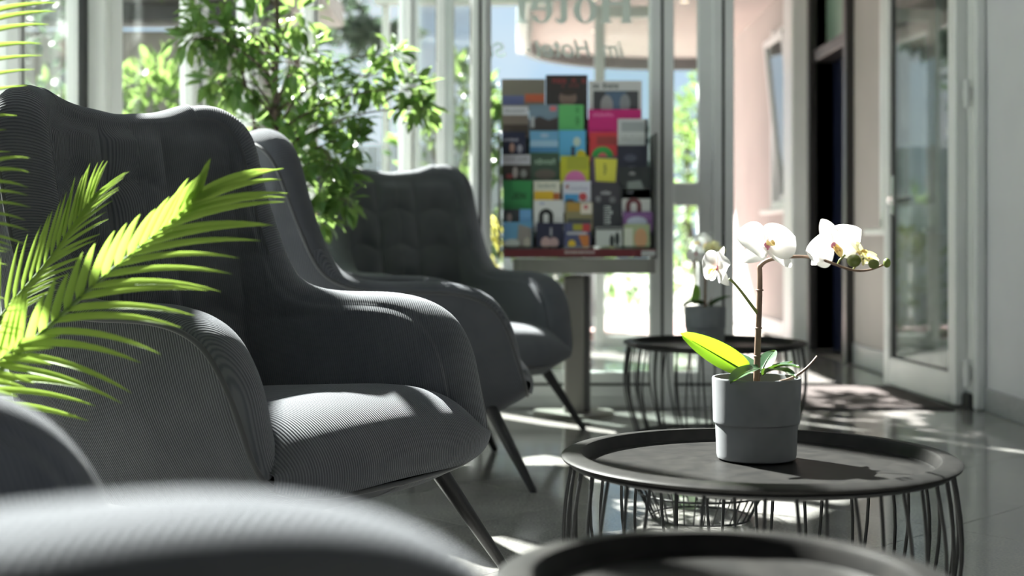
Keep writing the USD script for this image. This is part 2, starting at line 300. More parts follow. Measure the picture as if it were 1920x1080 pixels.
for n, (a, b, z0, z1), tilt in (('window_5', WA, .10), ('window_6', WB, 0.)):
    w = thing(n, kind='structure'); c = (a + b) / 2
    for yy in (a, b): part(w, 'frame', bevbox((.10, .07, z1 - z0 + .12), (XR + .03, yy, (z0 + z1) / 2), .008), M['white_alu'])
    for zz in (z0, z1): part(w, 'frame', bevbox((.10, b - a, .07), (XR + .03, c, zz), .008), M['white_alu'])
    R = trimesh.transformations.rotation_matrix(-tilt, [0, 1, 0], (XR + .06, c, z0))
    for yy in (a + .06, b - .06): part(w, 'sash', bevbox((.05, .05, z1 - z0 - .08), (XR + .06, yy, (z0 + z1) / 2), .006).apply_transform(R), M['alu'])
    for zz in (z0 + .06, z1 - .06): part(w, 'sash', bevbox((.05, b - a - .12, .05), (XR + .06, c, zz), .006).apply_transform(R), M['alu'])
    part(w, 'pane', bevbox((.01, b - a - .14, z1 - z0 - .14), (XR + .06, c, (z0 + z1) / 2), .001).apply_transform(R), M['doorglass'])
    part(w, 'sill', bevbox((.14, b - a + .14, .035), (XR - .03, c, z0 - .05), .008), M['white_alu'])
    part(w, 'window_handle', cat_([bevbox((.03, .03, .07), (XR + .02, a + .06, (z0 + z1) / 2), .006), bevbox((.02, .02, .12), (XR + .0, a + .06, (z0 + z1) / 2 - .06), .006)]), M['dark'])

# the porch ceiling with its rounded dark edge
pc = sbox(.14, 6.25, 2.2, 14.0).difference(sbox(.14, 12.6, 1.54, 14.0)).union(affinity.scale(Point(1.54, 12.6).buffer(1.4, 32), 1, 1)).intersection(sbox(.14, 6.25, 2.2, 14.0))
po = thing('porch_ceiling', kind='structure')
part(po, 'soffit', extrude(pc, .12).apply_translation((0, 0, 2.62)), M['beige'])
part(po, 'fascia', extrude(pc.buffer(.05, join_style=2).difference(pc.buffer(-.03)).difference(sbox(.3, 5.5, 3, 6.35)), .30).apply_translation((0, 0, 2.50)), M['rack'])
for x, y, where in ((1.35, 10.7, 'lower one in the sidelight'), (1.22, 9.7, 'upper one in the sidelight'), (.62, 10.6, 'just below the big lettering'), (.75, 12.2, 'above the smaller lettering')):
    dl = thing('downlight', 'small round recessed downlight in the porch ceiling, ' + where, 'ceiling light', (x, y, 2.62), 0, 'downlights in the porch ceiling')
    part(dl, 'rim', lathe([(.030, -.001), (.045, -.004), (.05, 0)], 32), M['white_alu'])
    part(dl, 'lens', lathe([(0, -.001), (.030, -.001)], 24), M['lamp'])
top('ground', extrude(Polygon([(-30, 5.6), (30, 5.6), (30, 60), (-30, 60)]).difference(unary_union([room.buffer(.05), outside_tiles])), .05).apply_translation((0, 0, -.075)), M['paving'], kind='structure')
top('ground', bevbox((2.6, 3.2, .03), (.3, 11.85, -.03), .004), M['red_paving'], kind='structure')
top('ground', extrude(Polygon([(-20, -10), (XL - .2, -10), (XL - .2, 5.6), (-20, 5.6)]), .05).apply_translation((0, 0, -.075)), M['paving'], kind='structure')

# ------------------------------------------------------------------ wing chairs
SX, SY = 1.02, 1.06
ST = [  # piping P, inner seam I, foot of the inner face J, foot of the shell Q (half a chair, back centre to front centre)
    ((-.400, 0, .998), (-.300, 0, .995), (-.190, 0, .37), (-.340, 0, .23)),
    ((-.400, .12, 1.004), (-.298, .12, 1.0), (-.190, .10, .37), (-.335, .12, .23)),
    ((-.390, .225, 1.022), (-.290, .195, 1.014), (-.188, .175, .37), (-.325, .21, .23)),
    ((-.350, .30, 1.014), (-.262, .235, 1.002), (-.182, .215, .37), (-.290, .27, .228)),
    ((-.312, .338, .985), (-.240, .255, .97), (-.178, .230, .37), (-.250, .285, .225)),
    ((-.270, .352, .90), (-.212, .265, .885), (-.176, .236, .37), (-.20, .295, .222)),
    ((-.234, .360, .80), (-.185, .268, .79), (-.172, .240, .37), (-.15, .298, .22)),
    ((-.198, .366, .71), (-.155, .272, .705), (-.160, .243, .37), (-.10, .30, .218)),
    ((-.150, .371, .635), (-.115, .276, .635), (-.13, .246, .37), (-.04, .30, .217)),
    ((-.055, .376, .594), (-.045, .280, .596), (-.05, .250, .37), (.04, .30, .216)),
    ((.11, .380, .585), (.11, .282, .588), (.10, .252, .37), (.12, .30, .216)),
    ((.235, .380, .577), (.225, .282, .58), (.21, .254, .365), (.20, .30, .216)),
    ((.315, .377, .543), (.30, .281, .548), (.28, .257, .36), (.26, .298, .216)),
    ((.362, .370, .48), (.345, .279, .485), (.325, .262, .355), (.30, .293, .216)),
    ((.394, .358, .395), (.372, .276, .40), (.355, .268, .345), (.33, .283, .216)),
    ((.425, .335, .305), (.40, .270, .318), (.385, .268, .316), (.355, .255, .217)),
    ((.447, .25, .268), None, None, (.37, .19, .216)),
    ((.460, .12, .257), None, None, (.38, .10, .216)),
    ((.463, 0, .255), None, None, (.382, 0, .216))]
NK = len(ST) - 1
def full(col, ks):
    a = np.array([ST[k][col] for k in ks], float) * (SX, SY, 1)
    return np.vstack([(a * (1, -1, 1))[:0:-1], a])
Pf = full(0, range(NK + 1)); tp = np.r_[0, np.cumsum(np.linalg.norm(np.diff(Pf, axis=0), axis=1))]; tp -= tp[NK]
cP, cQ = CubicSpline(tp, Pf), CubicSpline(tp, full(3, range(NK + 1)))
ti = tp[NK - 15: NK + 16]
cI, cJ = CubicSpline(ti, full(1, range(16))), CubicSpline(ti, full(2, range(16)))
TB = tp[NK + 7] + .01                       # where the backrest ends and the arm begins

def ribc(V, back):                         # the coordinate that counts the corduroy ribs
    x, y, z = V[..., 0], V[..., 1], V[..., 2]; s = np.sign(y + 1e-9)
    xb = (-.19 - .11 * (z - .37) / .6) * SX if back == 'in' else (-.345 - .06 * (z - .24) / .75) * SX
    u = y + s * np.maximum(0, x - xb)
    return np.stack([u, z + x], -1).reshape(-1, 2)

def quilt(V, t):
    y, z = V[..., 1], V[..., 2]
    g = lambda d, w=.030: 1 - np.exp(-np.abs(d) / w)
    col = g(y - .092) * g(y + .092) * g(np.abs(y) - .262)
    rowz = [.865, .715, .565]
    row = np.prod([g(z - a - .012 * np.cos(y * 34)) for a in rowz], axis=0)
    inside = 1 - sm(np.abs(t)[:, None] + 0 * z, tp[NK + 8], tp[NK + 10])
    topfade = sm(.99 - z, -.01, .03)
    return inside * (.024 * col * row * (.35 + .65 * topfade)) + (1 - inside) * .010

def inner_sheet(t0, t1, nu, nv):
    """The cushioned side of the shell: the roll over the piping, then the quilted face down to the seat."""
    t = np.linspace(t0, t1, nu); Pp, Ii, Jj, Qq = cP(t), cI(t), cJ(t), cQ(t)
    tang = cP(t, 1); tang /= np.linalg.norm(tang, axis=1)[:, None]
    a = Ii - Pp; U = np.cross(tang, a); U *= np.sign((U * (Pp - Qq)).sum(1))[:, None]; U /= np.linalg.norm(U, axis=1)[:, None]
    hgt = .030 + .022 * np.exp(-((np.abs(t) - tp[NK + 3]) / .12) ** 2) - .012 * sm(np.abs(t), tp[NK + 13], tp[NK + 15])
    hgt = hgt + .006 * (1 - np.exp(-((t) / .05) ** 2)) * (np.abs(t) < tp[NK + 2])
    ph = np.linspace(0, np.pi, 16)[:-1]
    roll = Pp[:, None] + a[:, None] * ((1 - np.cos(ph)) / 2)[None, :, None] + U[:, None] * (hgt[:, None] * np.sin(ph)[None])[..., None]
    v = np.linspace(0, 1, nv)
    face = Ii[:, None] * (1 - v)[None, :, None] + Jj[:, None] * v[None, :, None]
    du, dv = np.gradient(face, axis=0), np.gradient(face, axis=1)
    N = np.cross(du, dv); N /= np.linalg.norm(N, axis=2)[..., None] + 1e-12
    N *= np.sign((N * (np.array([.12, 0, .75]) - face)).sum(2))[..., None]
    face = face + N * (quilt(face, t) * np.minimum(1, v / .06)[None])[..., None]
    return np.concatenate([roll, face], 1)

def sheet_part(parent, name, V, back, t=None, nroll=0):
    uv = ribc(V, back)
    if nroll: uv.reshape(*V.shape[:2], 2)[:, :nroll, 0] = t[:, None]
    return part(parent, name, grid(V), M['cord'], True, uv)

def make_chair(label, loc, rz):
    c = thing('wing_chair', label, 'armchair', loc, rz, 'grey corduroy wing chairs')
    t = np.linspace(tp[0], tp[-1], 301); v = np.linspace(0, 1, 22)
    V = cQ(t)[:, None] * (1 - v)[None, :, None] + cP(t)[:, None] * v[None, :, None]
    o = V * (1, 1, 0) - np.array([.02, 0, 0]); o /= np.linalg.norm(o, axis=2)[..., None]
    V = V + o * (.020 * np.sin(np.pi * v)[None, :, None] * (1 - sm(np.abs(t), tp[NK + 13], tp[NK + 16]) * .6)[:, None, None])
    sheet_part(c, 'outer_shell', V, 'out')
    Qr = cQ(t); cen = np.array([[.02, 0, .212]])
    bot = trimesh.Trimesh(np.vstack([Qr, cen]), [(i, i + 1, len(Qr)) for i in range(len(Qr) - 1)], process=False)
    part(c, 'underside', bot, M['seam'])
    V = inner_sheet(-TB, TB, 420, 90); sheet_part(c, 'backrest', V, 'in', np.linspace(-TB, TB, 420), 14)
    for s in (1, -1):
        ends = sorted((s * (TB - .001), s * ti[-1])); V = inner_sheet(*ends, 150, 40); sheet_part(c, 'armrest', V, 'in')
    tube_t = np.linspace(tp[0], tp[-1], 321)
    part(c, 'piping', tube(cP(tube_t), .0055, 8, False), M['piping'], True)
    # seat cushion: flat, crowned, rolling over the front edge
    b = np.array([(-.215, .36), (-.10, .385), (.08, .402), (.22, .412), (.32, .412), (.395, .390), (.448, .348), (.474, .295), (.470, .248)]); bt = np.r_[0, np.cumsum(np.linalg.norm(np.diff(b, axis=0), axis=1))]
    B = CubicSpline(bt, b)(np.linspace(0, bt[-1], 60)); a = np.linspace(-1, 1, 71)
    hw = (.262 + .068 * sm(B[:, 0], .27, .42)) * SY
    fw = sm(np.arange(60) / 59., .45, .8)
    X = B[:, None, 0] * SX - (.034 * fw)[:, None] * a[None] ** 4
    Y = a[None] * hw[:, None]
    Z = B[:, None, 1] + .018 * (1 - a[None] ** 2) - (.035 * fw * (1 - sm(np.arange(60) / 59., .85, 1.)))[:, None] * np.clip((np.abs(a[None]) - .7) / .3, 0, 1) ** 2 + .042 * (sm(np.arange(60) / 59., .8, 1.))[:, None] * np.abs(a[None]) ** 4
    V = np.stack([X, Y, Z], -1)
    part(c, 'seat', grid(V), M['cord'], True, np.stack([V[..., 1], V[..., 0]], -1).reshape(-1, 2))
    for x0, y0, x1, y1 in ((.33, .285, .44, .385), (.33, -.285, .44, -.385), (-.24, .23, -.34, .31), (-.24, -.23, -.34, -.31)):
        part(c, 'leg', tube([(x0 * SX, y0 * SY, .235), (x1 * SX, y1 * SY, .004), (x1 * SX, y1 * SY, 0)], [.021, .0115, .010], 20), M['leg'], 40)
    return c

chair = make_chair('dark grey corduroy wing chair facing the wire table with the white orchid in front', (-.615, 2.95, 0), -32.2)
dup(chair, (-.443, 4.33, 0), 8.7, 'dark grey corduroy wing chair mostly hidden behind the whole chair, outer arm showing')
dup(chair, (-.315, 5.45, 0), -54, 'farthest dark grey corduroy wing chair, beside the brochure rack')
dup(chair, (-.505, .80, 0), 36, 'blurred dark grey corduroy wing chair whose arms fill the lower left foreground')

# ------------------------------------------------------------------ wire tables
def make_table(name, label, loc, R, hgt, n, rz=0, group=None):
    t = thing(name, label, 'side table', loc, rz, group)
    k = R / .345
    prof = [(0, hgt - .024), (R - .050, hgt - .024), (R - .044, hgt - .021), (R - .039, hgt - .006), (R - .035, hgt - .001), (R - .029, hgt), (R - .006, hgt - .003), (R, hgt - .007), (R - .002, hgt - .012), (R - .012, hgt - .014), (R - .033, hgt - .014), (R - .040, hgt - .027), (R - .046, hgt - .030), (0, hgt - .030)]
    part(t, 'tray', lathe(prof, 128), M['tray'], 35)
    rt, rm, rb_ = R - .018, R - .006, R - .05
    part(t, 'wire_ring', ring_tube(rt, hgt - .019, .004), M['black'], True)
    part(t, 'base_ring', ring_tube(rb_, .004, .004), M['black'], True)
    for i in range(n):
        a0 = 2 * math.pi * i / n; lean = (.055 if i % 2 else -.055)
        s = np.linspace(0, 1, 10)
        r = np.interp(s, [0, .04, .45, 1], [rt, rt + .004, rm + .004, rb_]); r = rt + (rm + .006 - rt) * np.sin(np.pi * np.clip(s * 1.1, 0, 1)) + (rb_ - rt) * s ** 2.5
        a = a0 + lean * s / k
        z = (hgt - .019) * (1 - s) + .004 * s
        part(t, 'wire', tube(np.stack([r * np.cos(a), r * np.sin(a), z], 1), .0033, 6), M['black'], True)
    return t
table = make_table('wire_table', 'round black wire table with raised tray rim carrying the sharp white orchid', (.432, 2.40, 0), .345, .362, 44)
dup(table, (.765, 5.16, 0), 17, 'round black wire table in the background by the entrance, carrying the blurred orchid')
make_table('small_wire_table', 'small round black tray table cut off at the bottom edge of the view', (.195, 1.26, 0), .212, .426, 30)

# low tapered wire stand on the floor behind the near table
ws = thing('wire_basket', 'low tapered black wire basket standing on the sunlit floor behind the orchid table', 'basket', (.50, 3.62, 0))
for r, z in ((.13, .005), (.165, .07), (.215, .17)): part(ws, 'hoop', ring_tube(r, z, .0032), M['black'], True)
for i in range(34):
    a = 2 * math.pi * i / 34; b = a + .12
    part(ws, 'wire', tube([(.13 * math.cos(a), .13 * math.sin(a), .005), (.215 * math.cos(b), .215 * math.sin(b), .17)], .0022, 5), M['black'])

# ------------------------------------------------------------------ orchids
def petal_mesh(Ln, Wd, p=.75, cup=.15, wave=.06, curl=0., nu=12, nv=9, seed=0):
    """A petal lying along +x from the origin, face up (+z)."""
    s = np.linspace(0, 1, nu); q = np.linspace(-1, 1, nv)
    w = Wd / 2 * np.sin(np.pi * np.clip(s, 0.02, .995) ** p) ** .62
    X = Ln * s[:, None] + 0 * q[None]; Y = w[:, None] * q[None]
    Z = cup * Ln * (s[:, None] ** 1.6) * -curl + cup * Wd * (q[None] ** 2) * np.sin(np.pi * s[:, None]) + wave * Wd * .5 * np.sin(5 * s[:, None] + seed) * q[None] * s[:, None]
    return grid(np.stack([X, Y, Z], -1))
def frame_of(n, up):
    n = np.array(n, float); n /= np.linalg.norm(n); u = np.array(up, float); u -= n * u.dot(n); u /= np.linalg.norm(u); r = np.cross(u, n)
    return np.stack([r, u, n], 1)          # columns right, up, normal
def place(m, R, c):
    m = m.copy(); m.vertices = np.array(m.vertices) @ R.T + np.array(c); return m
def spin(m, ang, tilt=0.):
    T1 = trimesh.transformations.rotation_matrix(-tilt, [0, 1, 0]); T2 = trimesh.transformations.rotation_matrix(ang, [0, 0, 1])
    m = m.copy(); m.apply_transform(T2 @ T1); return m
def flower(parent, c, n, up, k=1., mat='petal', seed=0):
    R = frame_of(n, up); r = random.Random(seed)
    base = part(parent, 'flower', place(cat_([trimesh.creation.icosphere(1, .006 * k), spin(petal_mesh(.014 * k, .010 * k, cup=.5), math.radians(90), -.9)]), R, c), M['pink' if mat == 'petal' else 'lip'], True)
    for ang in (90, 215, 325):
        part(base, 'sepal', place(spin(petal_mesh(.047 * k, .030 * k, .85, .12, .1, .35, seed=r.random() * 6), math.radians(ang + r.uniform(-6, 6)), -.10), R, np.array(c) - R[:, 2] * .002 * k), M[mat], True)
    for ang in (12, 168):
        part(base, 'petal', place(spin(petal_mesh(.050 * k, .066 * k, .62, .10, .12, .25, 14, 11, seed=r.random() * 6), math.radians(ang + r.uniform(-5, 5)), .12), R, np.array(c) + R[:, 2] * .002 * k), M[mat], True)
    lipm = cat_([spin(petal_mesh(.022 * k, .013 * k, .9, .6, 0., -.5), math.radians(270), .6), spin(petal_mesh(.016 * k, .010 * k, .7, .5, 0., 0), math.radians(235), 1.0), spin(petal_mesh(.016 * k, .010 * k, .7, .5, 0., 0), math.radians(305), 1.0)])
    part(base, 'lip', place(lipm, R, np.array(c) + R[:, 2] * .004 * k), M['lip'], True)
def orchid_leaf(Ln, Wd, droop, lift):
    s = np.linspace(0, 1, 18); q = np.linspace(-1, 1, 9)
    w = Wd / 2 * (np.sin(np.pi * np.clip(s, .0, 1) ** .85) ** .6 * .92 + .22 * (1 - s) ** 2)
    x = Ln * s; zc = lift * s * Ln - droop * Ln * s ** 2
    Z = zc[:, None] + .16 * Wd * np.abs(q)[None] ** 1.3 * (1 - s[:, None] * .4)
    up = grid(np.stack([x[:, None] + 0 * q[None], w[:, None] * q[None], Z], -1))
    return up, tube(np.stack([x[:15], 0 * x[:15], zc[:15] + .0004], 1), np.linspace(.0016, .0005, 15), 5)
def make_orchid(label, loc):
    o = thing('potted_orchid', label, 'potted plant', loc, 0)
    part(o, 'pot', lathe([(0, .002), (.066, .002), (.070, .004), (.0715, .010), (.0735, .066), (.0768, .068), (.0775, .072), (.0795, .146), (.0785, .149), (.0755, .149), (.0745, .146), (.072, .125), (0, .125)], 96), M['pot'], 40)
    part(o, 'soil', lathe([(0, .130), (.04, .131), (.0725, .126)], 40), M['soil'])
    def at(u, v, dy=0.): return W(u, v, 2.47 + dy) - np.array([OX, 2.47, TZ])
    st = CubicSpline([0, 1, 2, 3], [at(1419, 715), at(1421, 640), at(1424, 560), at(1424, 497)])(np.linspace(0, 3, 24))
    part(o, 'stem', tube(st, np.linspace(.0062, .0046, 24), 10), M['orchid_stem'], True)
    for f_ in (.22, .47, .74): part(o, 'stem_node', ring_tube(.0058, 0, .0016, 16, 6).apply_translation(st[int(23 * f_)]), M['orchid_stem'], True)
    ar = CubicSpline(range(8), [at(1424, 505), at(1430, 494, -.004), at(1447, 486, -.008), at(1478, 482, -.012), at(1525, 483, -.018), at(1572, 498, -.02), at(1612, 508, -.02), at(1661, 494, -.02)])(np.linspace(0, 7, 44))
    part(o, 'flower_spike', tube(ar, np.linspace(.0044, .0018, 44), 8), M['orchid_stem'], True)
    br = CubicSpline(range(4), [at(1421, 588), at(1400, 560, -.01), at(1382, 537, -.015), at(1367, 523, -.02)])(np.linspace(0, 3, 14))
    part(o, 'side_stalk', tube(br, np.linspace(.0034, .0022, 14), 8), M['orchid_green'], True)
    for u, v, k, pts in ((1432, 487, 0, (1437, 468)), (1570, 497, 0, (1585, 478)), (1600, 505, 0, (1620, 484))):
        part(o, 'pedicel', tube([at(u, v, -.012), at((u + pts[0]) / 2 - 3, (v + pts[1]) / 2, -.016), at(*pts, -.018)], .0018, 6), M['orchid_green'], True)
    flower(o, at(1437, 462, -.02), (.25, -.72, .55), (-.1, .5, .85), 1.22, seed=1)
    flower(o, at(1562, 459, -.02), (.22, -.80, -.30), (-.35, -.2, .9), 1.12, seed=2)
    flower(o, at(1346, 503, -.02), (-.86, -.45, .05), (.1, -.1, 1), .86, seed=3)
    flower(o, at(1612, 474, -.015), (.75, -.3, .5), (-.2, -.3, .9), .62, 'pale', seed=4)
    flower(o, at(1630, 484, .01), (.6, .3, .6), (.4, .2, .8), .42, 'pale', seed=5)
    for u, v, rx, rz_ in ((1601, 489, 13, 12), (1638, 495, 10, 9), (1663, 493, 7, 9)):
        s = trimesh.creation.icosphere(2, 1.0); s.vertices = np.array(s.vertices) * (np.array([rx, (rx + rz_) / 2, rz_]) * 2.47 / F)
        part(o, 'bud', s.apply_translation(at(u, v, -.03)), M['bud'], True)
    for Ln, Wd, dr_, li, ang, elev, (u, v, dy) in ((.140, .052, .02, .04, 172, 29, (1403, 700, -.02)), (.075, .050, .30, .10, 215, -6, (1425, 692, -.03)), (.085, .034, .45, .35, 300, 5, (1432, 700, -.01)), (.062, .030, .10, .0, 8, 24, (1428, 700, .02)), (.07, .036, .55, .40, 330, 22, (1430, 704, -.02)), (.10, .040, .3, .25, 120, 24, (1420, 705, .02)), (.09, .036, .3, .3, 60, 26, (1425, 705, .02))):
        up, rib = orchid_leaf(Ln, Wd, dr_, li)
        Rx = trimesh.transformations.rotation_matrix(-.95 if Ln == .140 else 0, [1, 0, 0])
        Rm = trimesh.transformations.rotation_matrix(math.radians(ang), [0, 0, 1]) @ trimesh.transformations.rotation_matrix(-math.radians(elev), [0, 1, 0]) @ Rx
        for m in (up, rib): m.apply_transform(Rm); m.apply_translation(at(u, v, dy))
        lf = part(o, 'leaf', up, M['orchid_leaf' if Ln == .140 else 'orchid_leaf_shaded'], True); part(lf, 'midrib', rib, M['midrib'], True)
    rt = CubicSpline(range(3), [at(1462, 716, -.02), at(1500, 700, -.01), at(1532, 668, 0)])(np.linspace(0, 2, 10))
    part(o, 'aerial_root', tube(rt, np.linspace(.003, .0018, 10), 6), M['orchid_stem'], True)
    return o
OX, TZ = .442, .338
orchid = make_orchid('white moth orchid in a stepped grey pot, sharp in the foreground on the wire table', (OX, 2.47, TZ))
dup(orchid, (.735, 5.20, .338), 275, 'blurred white orchid in a grey pot on the background table by the entrance')

# ------------------------------------------------------------------ brochure rack
RY = 5.72
def RX(u): return (u - 960) / F * RY
def RZ(v): return H + (HZ - v) / F * RY
rk = thing('brochure_rack', 'tall brochure display with red foot strip on a grey pedestal by the glass front', 'rack')
bb = lambda u0, v0, u1, v1, y, d, b=.002: bevbox((RX(u1) - RX(u0), d, RZ(v0) - RZ(v1)), ((RX(u0) + RX(u1)) / 2, y, (RZ(v0) + RZ(v1)) / 2), b)
part(rk, 'back_panel', bb(942, 215, 1224, 484, RY + .20, .012), M['rack'])
part(rk, 'red_strip', bb(945, 467, 1228, 481.5, RY - .035, .008), ink((.16, .022, .03)), label='dark red strip along the foot of the rack')
part(rk, 'lettering', xz(extrude(unary_union([sbox(RX(u), RZ(475.5), RX(u + w), RZ(470.5)) for u, w in ((1058, 7), (1066.5, 5), (1073, 6), (1080.5, 4), (1086, 7), (1094.5, 5), (1101, 6), (1108.5, 5))]), .0006), RY - .0392), ink((.5, .42, .42)))
part(rk, 'price_tag', bb(1201, 470, 1227, 480, RY - .041, .002, .0005), ink((.55, .56, .56)))
for k, v in enumerate((240, 264, 309, 353, 415, 444, 471)):
    yk = RY + .17 - .030 * k
    part(rk, 'pocket_lip', bb(942, v - 10, 1224, v, yk - .0065, .0015, .0005), M['doorglass'])
    part(rk, 'pocket_floor', bb(942, v + .2, 1224, v + 1.4, yk - .001, .012, .0003), M['rack'])
for u in (936.5, 1229): part(rk, 'side_rail', bb(u - 2, 250, u + 2, 484, RY + .08, .22, .001), M['rack'])
pl = Polygon([(RX(962), 0), (RX(1230), 0), (RX(1230), .30), (RX(962), .30)]).buffer(-.05).buffer(.05, 16)
part(rk, 'base_plate', extrude(pl, RZ(485) - RZ(512)).apply_translation((0, RY - .06, RZ(512))), M['rackplate'])
part(rk, 'column', bevbox((.085, .085, RZ(512) - .02), (RX(1077), RY + .06, RZ(512) / 2), .01), M['rackplate'])
part(rk, 'column_side', bevbox((.03, .05, RZ(512) - .02), (RX(1077) + .055, RY + .06, RZ(512) / 2), .006), M['rack'])
part(rk, 'foot', extrude(Point(RX(1077), RY + .09).buffer(.17), .014), M['rackplate'])

S = srgb
WHT, DK, NAV = S(215, 215, 215), S(48, 48, 52), S(35, 38, 66)
def glyphs(u0, u1, v0, v1, n, seed):     # a line of small unreadable letters
    r = random.Random(seed); w = (u1 - u0) / n; out = []
    for i in range(n):
        if r.random() < .12: continue
        a, b = u0 + w * i + w * .12, u0 + w * (i + .85); h = v0 + (v1 - v0) * (0 if r.random() < .3 else .25)
        out.append(Polygon([(a, h), (b, h), (b, v1), (a, v1)]).difference(sbox(a + w * .22, h + (v1 - h) * .3, b - w * .22, v1 - (v1 - h) * (.25 if r.random() < .5 else -.1))))
    return unary_union(out)
def arch(uc, vb, R, r): return Point(uc, vb).buffer(R, 24).union(sbox(uc - R, vb, uc + R, vb + R)).difference(Point(uc, vb).buffer(r, 24).union(sbox(uc - r, vb, uc + r, vb + R + 1))) if r else Point(uc, vb).buffer(R, 24)
